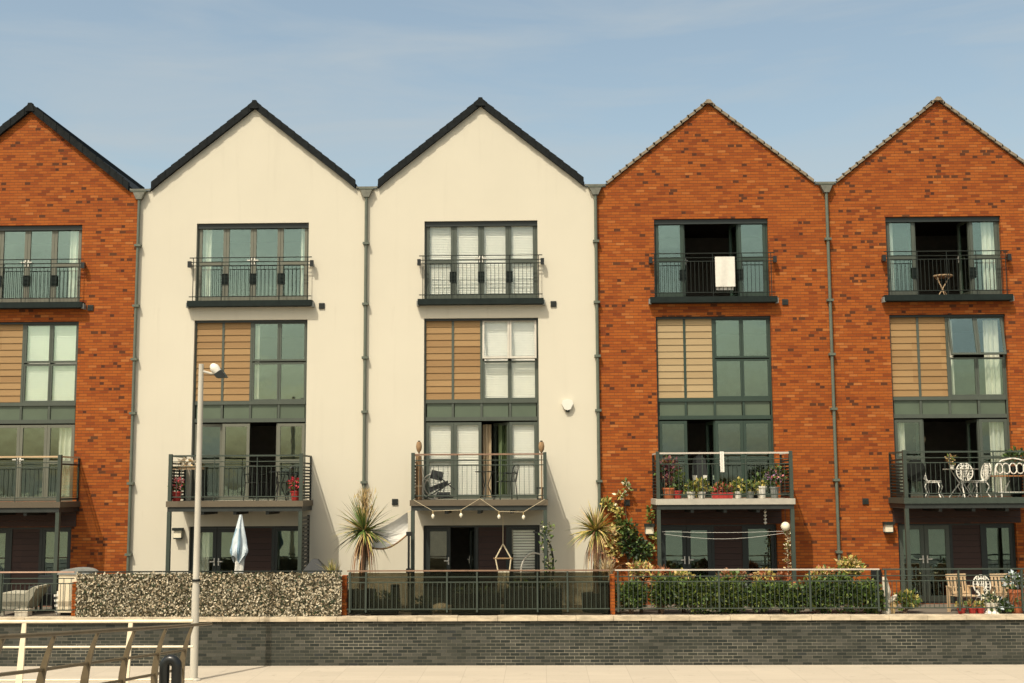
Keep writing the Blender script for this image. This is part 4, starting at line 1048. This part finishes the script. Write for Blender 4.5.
# ------------------------------------------------------------------ terrace and balcony of the blinds house
# hammock slung between the tall palm and the balcony post
A = at(407.5, 512, -1.32); Bq = at(407.5, 534.5, -1.32); C = at(372, 531, -1.75); D = at(372, 548, -1.75)
t = thing('hammock', 'white cloth hammock slung between the tall palm and the balcony post', 'hammock', tuple(D)); o = Vector(D)
m = MB(); N = 14
def hm(u, v):
    tp_ = C.lerp(A, u)+Vector((0, 0, -.05*math.sin(math.pi*u))); bt_ = D.lerp(Bq, u)+Vector((0, -.10*math.sin(math.pi*u), -.14*math.sin(math.pi*u)))
    p = tp_.lerp(bt_, v)+Vector((0, .10*math.sin(math.pi*v), 0)); return p-o
for th in (0, .012):
    for i in range(N):
        for j in range(6):
            q = [hm(i/N, j/6), hm((i+1)/N, j/6), hm((i+1)/N, (j+1)/6), hm(i/N, (j+1)/6)]
            m.face([p+Vector((0, th, 0)) for p in q], 'cloth')
m.build('cloth', t)
m = MB(); m.tube([hm(i/N, 1)+Vector((0, -.012, 0)) for i in range(N+1)], .022, 'cane', 6); m.build('hem', t)
m = MB(); m.tube([A-o, A-o+Vector((.10, .03, .02))], .012, 'rope', 5); m.build('tie', t)
q = at(408.5, 600, -1.5); hz = at(409, 533, -1.5).z-TZ
t = thing('black_pole', 'thin black pole standing between the hammock and the balcony post', 'pole', (q.x, -1.5, TZ))
m = MB(); m.tube([(0, 0, .03), (0, 0, hz)], .028, 'black', 8); m.build('shaft', t)
m = MB(); m.lathe([(.20, 0), (.2, .03), (.04, .05)], 'black'); m.build('foot', t)
for z in (hz-.02, hz*.52): m = MB(); m.box(-.06, .08, -.05, .05, z-.05, z+.05, 'black'); m.build('clamp', t)
# festoon lights
fp = [(413, 499.5), (433, 511), (461, 510), (480, 498.5), (499, 511.5), (523.5, 512), (545, 499)]
P = [at(x, y, -1.41) for x, y in fp]
t = thing('festoon_lights', 'string of festoon bulbs draped along the balcony edge of the blinds house', 'string lights', tuple(P[0])); o = P[0]
m = MB(); m.tube([p-o for p in P], .005, 'rope', 5); m.build('cable', t)
for k in (1, 2, 4, 5):
    m = MB(); m.tube([P[k]-o, P[k]-o+Vector((0, 0, -.07))], .02, 'brass', 6); m.build('socket', t)
    m = MB(); m.lathe([(.015, -.07), (.04, -.11), (.042, -.14), (.02, -.18)], 'bulb', P[k]-o, 10); m.build('bulb', t, smooth=True)
# hanging chair
Y = -.75
hk = at(503, 513, Y); kn = at(503, 544, Y); l_ = at(495.5, 558.5, Y); r_ = at(511, 558.5, Y); bl = at(498, 571, Y); br = at(509.5, 571, Y); st = at(503, 598, Y)
t = thing('hanging_chair', 'cream rope hanging chair suspended below the blinds house balcony', 'hanging chair', tuple(hk)); o = hk
m = MB()
m.tube([hk-o+Vector((0, 0, .25)), kn-o], .008, 'rope', 5); m.tube([kn-o, l_-o, bl-o], .018, 'rope', 6); m.tube([kn-o, r_-o, br-o], .018, 'rope', 6); m.build('rope', t)
m = MB(); m.tube([l_-o+Vector((-.05, 0, 0)), r_-o+Vector((.05, 0, 0))], .02, 'cane', 6); m.build('spreader_bar', t)
m = MB(); N = 12
for i in range(N):
    for j in range(8):
        def f(i, j):
            u, v = i/N, j/8; wtop = bl.lerp(br, u); wb = st+Vector(((u-.5)*.28, -.02, 0)); p = wtop.lerp(wb, v)
            return p-o+Vector((.02*math.sin(u*22), .04*math.sin(u*17+v*2)-.22*math.sin(math.pi*v), 0))
        m.face([f(i, j), f(i+1, j), f(i+1, j+1), f(i, j+1)], 'cushion')
m.build('sling', t)
# bent tubes
def arch(px0, px1, ptop, pybase, Y, mat, r, label, name='tube_arch', lean=0):
    a, b, tpp = at(px0, pybase, Y), at(px1, pybase, Y), at((px0+px1)/2, ptop, Y)
    pts = [(a.x, Y, TZ), (a.x, Y, a.z)]; cxm, hw_ = (a.x+b.x)/2, (b.x-a.x)/2
    pts += [(cxm-hw_*math.cos(math.pi*i/12)+lean*math.sin(math.pi*i/12), Y, a.z+(tpp.z-a.z)*math.sin(math.pi*i/12)) for i in range(1, 12)]
    pts += [(b.x, Y, b.z), (b.x, Y, TZ)]
    m = MB(); m.tube(pts, r, mat, 7); ob = m.build(name, smooth=True); tag(ob, label, 'arch'); return ob
arch(521, 549, 553, 571, -.55, 'grey_metal', .020, 'thin grey metal tube arch standing in front of the right ground floor window')
pts = [at(x, y, -1.0) for x, y in ((533, 532), (541, 534), (547, 539), (551, 547), (553, 558), (553, 575), (552, 600))]; pts[-1].z = TZ
m = MB(); m.tube(pts, .024, 'black', 7); tag(m.build('garden_hook', smooth=True), 'black curved garden hook bending over the right post of the blinds house', 'hook')
# terrace floor clutter seen between the bars
c = G_(441, -1.9); m = MB(); m.lathe([(.16, 0), (.21, .05), (.22, .12), (.17, .20), (.08, .23)], 'stone'); tag(m.build('garden_pouf', smooth=True, loc=(c[0], c[1], TZ+.0)), 'round pale pouf on the terrace in front of the open ground floor door', 'pouf')
def trough(px0, px1, Y, h, mat, label, plants=None, name='planter_trough', d=.16):
    a, b = at(px0, 605, Y).x, at(px1, 605, Y).x; c = (a+b)/2; hw_ = (b-a)/2
    t = thing(name, label, 'planter', (c, Y, TZ)); m = MB()
    m.box(-hw_, hw_, -d, -d+.02, 0, h, mat); m.box(-hw_, hw_, d-.02, d, 0, h, mat); m.box(-hw_, -hw_+.02, -d+.02, d-.02, 0, h, mat); m.box(hw_-.02, hw_, -d+.02, d-.02, 0, h, mat); m.build('box', t)
    m = MB(); m.box(-hw_+.021, hw_-.021, -d+.021, d-.021, 0, h-.04, 'soil'); m.build('soil', t)
    if plants: m = MB(); m.cloud((0, 0, h+.06), (hw_, d, .12), int(260*hw_)+60, .09, plants); m.build('foliage', t, merge=False)
trough(372, 398, -2.2, .34, 'dark_pot', 'dark planter trough right of the tall palm', ('leaf_c', 'leaf_a'))
trough(412, 432, -2.35, .22, 'dark_pot', 'low dark planter box left of the pale pouf', ('leaf_c', 'leaf_a', 'leaf_c'))
trough(452, 500, -2.3, .50, 'dark_pot', 'long dark planter behind the brown rail below the hanging chair', ('leaf_c', 'leaf_a', 'leaf_c'))
trough(504, 562, -2.2, .58, 'dark_pot', 'tall dark planter full of shrubs right of the hanging chair', ('leaf_c', 'leaf_a', 'leaf_c'))
c = G_(395, -1.3); m = MB(); m.prism([(-.13, 0), (.13, 0), (.09, .62), (-.09, .62)], -.13, .13, 'dark_pot'); tag(m.build('tall_planter', loc=c), 'tall tapered charcoal planter between the palm and the black pole', 'planter')

# balcony of the blinds house
c = B_(418.5, -.95); hz = at(418, 456, -.95).z-BZ
m = MB(); m.tube([(0, 0, 0), (.01, 0, hz*.5), (0, 0, hz)], [.085, .08, .075], 'cane', 12); m.tube([(.0, 0, hz*.3), (0, 0, hz*.33)], .09, 'rope', 12); tag(m.build('rolled_mat', smooth=True, loc=c), 'brown rolled cane mat standing at the left of the blinds house balcony', 'mat')
for px, lab in ((419, 'bulb shaped garden torch on the left end of the blinds house balcony'), (541.5, 'bulb shaped garden torch on the right end of the blinds house balcony')):
    q = at(px, 452, -1.20); q0 = at(px, 495, -1.20); hz = q.z-BZ
    t = thing('garden_torch', lab, 'torch', (q.x, -1.20, BZ), 0, 'garden torches on the balcony')
    m = MB(); m.tube([(0, 0, 0), (0, 0, hz)], .014, 'cane', 6); m.build('pole', t)
    m = MB(); m.lathe([(.02, hz-.02), (.06, hz+.05), (.075, hz+.14), (.06, hz+.22), (.045, hz+.25)], 'cane', n=12); m.build('torch_head', t, smooth=True)
    m = MB(); m.lathe([(.03, hz+.25), (.03, hz+.28)], 'black', n=8); m.build('wick_cap', t)
# tipped heap: ring chair and black folding frame
c = B_(433, -.7)
t = thing('tipped_chair', 'black and white round wire chair lying tipped over on the blinds house balcony', 'chair', c)
m = MB()
for rr in (.30, .22): m.tube([(rr*math.cos(a), -.05+.12*math.sin(a*.5), .33+rr*1.05*math.sin(a)) for a in [2*math.pi*i/20 for i in range(21)]], .016, 'white' if rr > .25 else 'grey_metal', 6)
for a in (.4, 1.1, 1.8, 2.5): m.tube([(.3*math.cos(a), 0, .33+.31*math.sin(a)), (-.3*math.cos(a+.6), 0, .33-.31*math.sin(a+.6))], .009, 'white', 4)
m.build('backrest', t)
m = MB(); m.box(-.20, .10, -.09, .03, .50, .72, 'rattan', Matrix.Rotation(R(14), 4, 'Y')); m.box(.0, .50, -.12, .06, .22, .34, 'rattan', Matrix.Rotation(R(-20), 4, 'Y') @ Matrix.Translation((0, 0, -.02))); m.box(.1, .42, -.14, .1, .06, .18, 'rattan'); m.build('cushion', t)
for a, b in (((-.2, -.1, .02), (.45, .0, .42)), ((.1, -.12, .62), (.55, -.1, .25)), ((-.1, .1, .02), (.5, .1, .06))): m = MB(); m.tube([a, b], .016, 'black', 5); m.build('leg', t)
round_table(B_(486, -.75), .27, .70, 'small round black table on the blinds house balcony')
dup(bc, B_(506, -.7), R(-70), 'black metal armchair right of the table on the blinds house balcony')
c = B_(540, -1.0); t = thing('candle_lantern', 'small black candle lantern at the right of the blinds house balcony', 'lantern', c)
m = MB(); m.box(-.08, .08, -.08, .08, 0, .03, 'black'); m.box(-.09, .09, -.09, .09, .26, .30, 'black')
for x in (-.07, .07):
    for y in (-.07, .07): m.box(x-.01, x+.01, y-.01, y+.01, .03, .26, 'black')
m.build('frame', t); m = MB(); m.lathe([(.035, .031), (.035, .14)], 'bulb', n=10); m.build('candle', t)

# ------------------------------------------------------------------ plant balcony and terrace below it
def plantpot(px, Y, r, h, potm, label, clouds, flowers=None, group='potted plants on the plant balcony'):
    return pot('potted_plant', label, B_(px, Y), potprof(r, h), potm, 'potted plant', group, foliage=dict(clouds=clouds, flowers=flowers))
plantpot(668.5, -1.05, .16, .27, 'terracotta', 'tall purple leaved plant in a terracotta pot at the left of the plant balcony',
         [((0, 0, .70), (.27, .2, .34), 260, .11, ('leaf_p', 'dead', 'leaf_a'), (4, 2, 1.5)), ((.05, 0, .4), (.12, .12, .2), 60, .1, ('leaf_p', 'leaf_a')), ((.25, -.02, .52), (.12, .1, .2), 60, .1, ('leaf_a', 'leaf_b'))])
plantpot(677.5, -1.02, .12, .20, 'red_pot', 'small red pot beside the terracotta pot on the plant balcony', [((0, 0, .28), (.12, .1, .12), 60, .09, ('leaf_a', 'leaf_c'))])
YG = ('leaf_y', 'leaf_b', 'leaf_a')
plantpot(691, -1.1, .11, .17, 'white_pot', 'first white pot of yellow green leaves right of the red pot on the plant balcony', [((0, 0, .28), (.20, .13, .15), 130, .11, YG, (2, 3, 2))])
plantpot(701.5, -1.1, .11, .17, 'white_pot', 'second white pot of yellow green leaves in front of the open plant balcony door', [((0, 0, .30), (.18, .13, .17), 130, .11, YG, (3, 3, 1))])
plantpot(738, -1.1, .10, .17, 'white_pot', 'white pot of yellow leaves just right of the long red trough on the plant balcony', [((0, 0, .29), (.17, .13, .16), 130, .11, YG, (3, 3, 1))])
plantpot(750, -1.1, .11, .17, 'grey_pot', 'grey pot of yellow green leaves left of the dark bowl on the plant balcony', [((0, 0, .28), (.17, .13, .14), 120, .11, YG, (2, 3, 2))])
plantpot(761.5, -1.0, .13, .30, 'white_pot', 'tall white pot with a few leaves left of the violet flowers', [((0, 0, .34), (.12, .1, .08), 60, .08, YG)])
plantpot(774.5, -1.0, .12, .28, 'grey_pot', 'violet flowering bush in a grey pot at the right of the plant balcony', [((0, 0, .55), (.30, .2, .24), 200, .11, ('leaf_a', 'leaf_c', 'leaf_b'))], [((0, -.05, .54), (.25, .18, .17), 150, .075, ('violet', 'pink', 'leaf_a'), (4, 2, 3))])
plantpot(757, -.55, .20, .30, 'dark_pot', 'dark round bowl with dark leaves behind the tall white pot', [((0, 0, .42), (.2, .18, .14), 90, .1, ('leaf_c', 'leaf_a'))])
a, b = at(711, 495, -1.1).x, at(733, 495, -1.1).x
t = thing('flower_trough', 'long red trough of reddish flowers in the middle of the plant balcony', 'planter', ((a+b)/2, -1.1, BZ)); hw_ = (b-a)/2
m = MB(); m.prism([(-hw_+.03, 0), (hw_-.03, 0), (hw_, .15), (-hw_, .15)], -.1, .1, 'red_pot'); m.build('trough', t)
m = MB(); m.cloud((0, 0, .24), (hw_, .12, .13), 200, .10, ('leaf_a', 'leaf_r', 'leaf_b')); m.build('foliage', t, merge=False)
m = MB(); m.cloud((0, -.03, .26), (hw_, .13, .13), 110, .07, ('pink', 'red_fl', 'leaf_r')); m.build('flowers', t, merge=False)
A = at(720, 453, -1.315); Bq = at(723.8, 453, -1.315)
m = MB(); sheet(m, A.x, Bq.x, [(-1.235, 4.75), (-1.235, 5.08), (-1.26, 5.10), (-1.32, 5.09), (-1.325, 4.9), (-1.33, 4.60)], 'cloth', n=6); tag(m.build('small_cloth', merge=False), 'narrow white cloth hung over the middle of the plant balcony rail', 'cloth')
# dark coat hanging in the open door
c = at(699, 456, .7)
t = thing('hanging_coat', 'dark coat with white patches hanging in the open door of the plant balcony', 'coat', (c.x, .7, c.z))
m = MB(); m.prism([(-.05, .02), (.05, .02), (.16, -.08), (.20, -.5), (.17, -.98), (-.17, -.98), (-.20, -.5), (-.16, -.08)], -.05, .04, 'rattan'); m.build('body', t)
for s in (-1, 1): m = MB(); m.prism([(s*.13-.06, -.5), (s*.13+.06, -.5), (s*.13+.05, -.62), (s*.13-.05, -.62)], -.062, -.052, 'white'); m.build('white_patch', t); 
m = MB(); m.tube([(0, 0, .02), (0, 0, .10), (.03, 0, .13)], .008, 'grey_metal', 4); m.build('hanger', t)
# washing lines, chime, globe
for (a, b, sag, lab) in (((662, 531.5), (786, 531), .03, 'upper taut washing line across the doors below the plant balcony'), ((664, 534), (784, 533), .13, 'lower slack washing line across the doors below the plant balcony')):
    A, Bq = at(*a, -1.18), at(*b, -1.18); m = MB(); m.tube([A.lerp(Bq, i/12)+Vector((0, 0, -sag*math.sin(math.pi*i/12))) for i in range(13)], .0045, 'cloth', 4); tag(m.build('washing_line', smooth=True), lab, 'line')
c = at(765, 508, -.9); t = thing('wind_chime', 'white spiral wind chime hanging under the plant balcony', 'wind chime', tuple(c))
m = MB(); m.tube([(0, 0, .16), (0, 0, -.05)], .006, 'rope', 4); m.build('cord', t)
for k in range(4): m = MB(); m.lathe([(.01, -.05-k*.09), (.045, -.09-k*.09), (.01, -.13-k*.09)], 'white', n=8); m.build('chime', t, smooth=True)
c = at(785.5, 526.5, -1.16); t = thing('globe_lamp', 'white globe lamp hanging beside the right post below the plant balcony', 'lamp', tuple(c))
m = MB(); m.lathe([(.02, .113)]+[(.115*math.sin(math.pi*i/10), .115*math.cos(math.pi*i/10)) for i in range(1, 10)]+[(.02, -.113)], 'bulb', n=16); m.build('globe', t, smooth=True)
m = MB(); m.tube([(0, 0, .11), (0, 0, .55)], .008, 'black', 4); m.build('flex', t)
# driftwood ornament, little shrub
c = G_(886.5, -2.25); t = thing('driftwood_figure', 'upright pale driftwood stump beside the right end of the hedge', 'driftwood', c); hz = at(885, 577, -2.25).z-TZ
m = MB(); m.tube([(.0, 0, 0), (-.04, 0, hz*.3), (.01, 0, hz*.6), (-.03, 0, hz)], [.13, .09, .10, .05], 'stone', 8); m.tube([(.0, 0, hz*.3), (.16, -.03, hz*.42), (.24, 0, hz*.5)], [.07, .06, .03], 'stone', 7); m.tube([(.08, 0, 0), (.15, 0, hz*.25), (.10, 0, hz*.38)], [.10, .08, .04], 'straw', 7); m.build('stump', t, smooth=True)
bush(905, 601, -2.2, (.30, .25, .26), 420, 'small yellow green shrub left of the rightmost house doors', ('leaf_b', 'leaf_a', 'leaf_y'), (3, 3, 2), name='garden_shrub', cat='shrub', ln=.11)
c = G_(877, -.1, py=577); z = at(877, 576, -.1).z
m = MB(); m.box(-.13, .13, -.05, -.003, -.16, .16, 'black'); tag(m.build('wall_box', loc=(c[0], 0, z)), 'small black box low on the brick wall left of the rightmost house', 'box')

# ------------------------------------------------------------------ white furniture of the rightmost house
def ornate_chair(loc, rz, label, group='white ornate metal chairs'):
    W = 'white'; t = thing('ornate_chair', label, 'chair', loc, rz, group)
    m = MB(); m.lathe([(.20, .44), (.22, .45), (.22, .465), (.20, .475)], W, n=18); m.tube([(.215*math.cos(a), .215*math.sin(a), .42) for a in [2*math.pi*i/18 for i in range(19)]], .012, W, 5); m.build('seat', t)
    m = MB(); ov = [(.23*math.cos(a), .20+.05*math.sin(a)+.06, .72+.26*math.sin(a)) for a in [2*math.pi*i/22 for i in range(23)]]
    m.tube(ov, .016, W, 6)
    m.tube([(.13*math.cos(a), .26+.03*math.sin(a), .74+.15*math.sin(a)) for a in [2*math.pi*i/16 for i in range(17)]], .014, W, 5)
    for x in (-.14, -.07, 0, .07, .14):
        h = math.sqrt(max(0, 1-(x/.23)**2)); m.tube([(x, .26-.05*h, .72-.26*h), (x*.6, .262, .72), (x, .26+.05*h, .72+.26*h)], .012, W, 5)
    for z in (.58, .66, .74, .82, .90): h = math.sqrt(max(0, 1-((z-.72)/.26)**2)); m.tube([(-.23*h, .26+.05*(z-.72)/.26, z), (.23*h, .26+.05*(z-.72)/.26, z)], .010, W, 5)
    for x in (-.1, .1): m.tube([(x, .18, .46), (x*1.1, .23, .55)], .016, W, 5)
    m.build('backrest', t)
    for sx in (-1, 1):
        for sy in (-1, 1):
            m = MB(); m.tube([(sx*.15, sy*.15, .43), (sx*.22, sy*.20, .30), (sx*.15, sy*.15, .14), (sx*.22, sy*.22, 0)], [.014, .018, .013, .018], W, 6); m.build('leg', t, smooth=True)
    return t
oc = ornate_chair(B_(934, -.85), R(62), 'white ornate chair left of the white table on the rightmost balcony')
oc.scale = (.87,)*3
dup(oc, B_(968, -.40), R(-5), 'white ornate chair seen from the front behind the white balcony table')
dup(oc, B_(979, -.8), R(-76), 'white ornate chair seen side on right of the white balcony table')
dup(oc, G_(986, -2.25), R(0), 'white ornate chair between the two wooden armchairs on the right terrace')
t = round_table(B_(962, -.85), .42, .70, 'round white ornate table on the rightmost house balcony', 'white', 'pale_edge')
pot('potted_plant', 'small olive plant in a white pot on the white balcony table', (B_(953, -.85)[0], -.85, BZ+.702), potprof(.06, .09), 'white_pot', 'potted plant', foliage=dict(clouds=[((0, 0, .22), (.11, .1, .14), 90, .08, ('leaf_b', 'dead', 'straw'))]))
c = B_(917, -.7); t = thing('dark_chair', 'dark grey round backed chair behind the left white balcony chair', 'chair', c, R(160))
m = MB(); m.lathe([(.22, .40), (.23, .45), (.2, .46)], 'dark_pot', n=16); m.build('seat', t)
m = MB(); m.prism([(.24*math.cos(2*math.pi*i/18), .66+.28*math.sin(2*math.pi*i/18)) for i in range(18)], .19, .23, 'dark_pot'); m.build('backrest', t)
for x in (-.15, .15):
    for y in (-.15, .15): m = MB(); m.tube([(x, y, .42), (x*1.2, y*1.2, 0)], .018, 'dark_pot', 5); m.build('leg', t)
# bench
a = at(996, 495, -.85).x
t = thing('garden_bench', 'white metal bench with an orange wood seat at the right of the rightmost balcony', 'bench', (a, -.85, BZ))
m = MB()
for y in (-.22, -.12, -.02, .08): m.box(-.05, 1.1, y, y+.08, .50, .53, 'orange_wood')
m.build('seat', t)
m = MB(); m.tube([(.06, .2, .52), (.12, .24, .75), (.26, .26, .90), (.55, .27, .96), (.84, .26, .90), (1.0, .24, .75), (1.05, .2, .52)], .02, 'white', 6)
for k in range(5): cxk = .2+k*.17; m.tube([(cxk+.09*math.cos(q*math.pi/6), .235+.02*math.sin(q*math.pi/6), .70+.13*math.sin(q*math.pi/6)) for q in range(13)], .016, 'white', 5)
m.build('backrest', t)
for x in (.06, 1.04):
    for y in (-.2, .18): m = MB(); m.tube([(x, y, .5), (x, y*1.1, 0)], .02, 'white', 5); m.build('leg', t)
m = MB(); m.tube([(.06, 0, .12), (1.04, 0, .12)], .016, 'white', 5); m.tube([(.2, 0, .13), (.35, 0, .4)], .016, 'white', 5); m.build('stretcher', t)
c = B_(1017, -.35); pot('potted_plant', 'dark leafy plant in a tall pot behind the white bench', c, potprof(.16, .75), 'dark_pot', 'potted plant', foliage=dict(clouds=[((0, 0, 1.0), (.26, .2, .2), 160, .12, ('leaf_a', 'leaf_c'))]))
# wooden armchairs
def wood_chair(loc, rz, label):
    W = 'teak'; t = thing('wooden_armchair', label, 'armchair', loc, rz, 'wooden armchairs on the right terrace')
    m = MB()
    for k in range(5): m.box(-.27, .27, -.26+k*.105, -.26+k*.105+.085, .40, .425, W)
    m.build('seat', t)
    Mb = Matrix.Translation((0, .25, .42)) @ Matrix.Rotation(R(-10), 4, 'X')
    m = MB(); m.box(-.29, .29, -.02, .02, .44, .52, W, Mb); m.box(-.29, .29, -.02, .02, .02, .08, W, Mb)
    for k in range(6): x = -.25+k*.1; m.box(x-.028, x+.028, -.012, .012, .08, .44, W, Mb)
    m.build('backrest', t)
    for s in (-1, 1):
        m = MB(); m.box(s*.31-.035, s*.31+.035, -.30, .28, .62, .645, W); m.build('armrest', t)
        for y in (-.26, .24): m = MB(); m.box(s*.31-.03, s*.31+.03, y-.03, y+.03, 0, .619 if y < 0 else .619, W); m.build('leg', t)
    return t
wc = wood_chair(G_(965, -2.05), R(18), 'bleached wooden armchair with slatted back left of the white chair'); wc.scale = (.93,)*3
dup(wc, G_(1009, -2.05), R(12), 'bleached wooden armchair with slatted back right of the white chair')
for px, lab, fl in ((961, 'red pot left of its neighbours in front of the left wooden armchair', 'leaf_y'), (972, 'red pot with orange flowers in front of the left wooden armchair', 'leaf_r'), (980, 'red pot below the white ornate terrace chair', 'leaf_a')):
    p = G_(px, -2.5); pot('flower_pot', lab, p, potprof(.10, .14), 'red_pot', 'flower pot', 'red pots in front of the wooden armchairs', foliage=dict(clouds=[((0, 0, .22), (.12, .1, .09), 60, .08, (fl, 'leaf_y', 'leaf_a'))]))
for px, lab in ((988, 'white flared planter foot left of the right wooden armchair'), (994, 'white urn with blue green leaves in front of the right wooden armchair')):
    p = G_(px, -2.5); pot('urn', lab, p, [(.10, 0), (.11, .02), (.04, .08), (.04, .14), (.10, .22), (.11, .26)], 'white_pot', 'urn', foliage=dict(clouds=[((0, 0, .36), (.10, .1, .14), 70, .09, ('leaf_a', 'cream_fl', 'leaf_c'))]))
p = G_(1016, -2.35); pot('potted_plant', 'leafy plant with pale blue green leaves beside the right wooden armchair', p, potprof(.18, .55), 'terracotta', 'potted plant', foliage=dict(clouds=[((0, 0, .72), (.27, .2, .2), 200, .12, ('leaf_a', 'parasol', 'leaf_c'), (3, 2, 2)), ((0, 0, .3), (.25, .2, .3), 120, .12, ('leaf_a', 'leaf_c'))]))
bush(1003, 606, -2.45, (.3, .16, .22), 300, 'low dark plants under the right wooden armchair', ('leaf_c', 'leaf_a', 'parasol'), (3, 3, 1), name='garden_shrub', cat='shrub')

# see-through mesh tied behind the middle guard rail
mm = bpy.data.materials.new('dark_mesh'); mm.use_nodes = True; nt = mm.node_tree; nt.nodes.clear()
o_ = nt.nodes.new('ShaderNodeOutputMaterial'); mi_ = nt.nodes.new('ShaderNodeMixShader'); tr_ = nt.nodes.new('ShaderNodeBsdfTransparent'); di_ = nt.nodes.new('ShaderNodeBsdfDiffuse')
tr_.inputs[0].default_value = (.70, .66, .55, 1); di_.inputs[0].default_value = (.03, .033, .024, 1)
g_ = nt.nodes.new('ShaderNodeNewGeometry'); nt.links.new(ramp(nt, noise(nt, mapped(nt, g_.outputs['Position'], (1, 1, 2)), 3.5, 5, .65), ((.35, (.34, .34, .34)), (.65, (.52, .52, .52)))), mi_.inputs[0])
nt.links.new(tr_.outputs[0], mi_.inputs[1]); nt.links.new(di_.outputs[0], mi_.inputs[2]); nt.links.new(mi_.outputs[0], o_.inputs[0])
MT['mesh'] = mm
m = MB(); m.box(gx(348), gx(608.5), GY+.045, GY+.05, TZ+.06, TZ+1.0, 'mesh')
tag(m.build('mesh_windbreak'), 'dark see-through mesh windbreak tied behind the brown topped guard rail', 'windbreak')
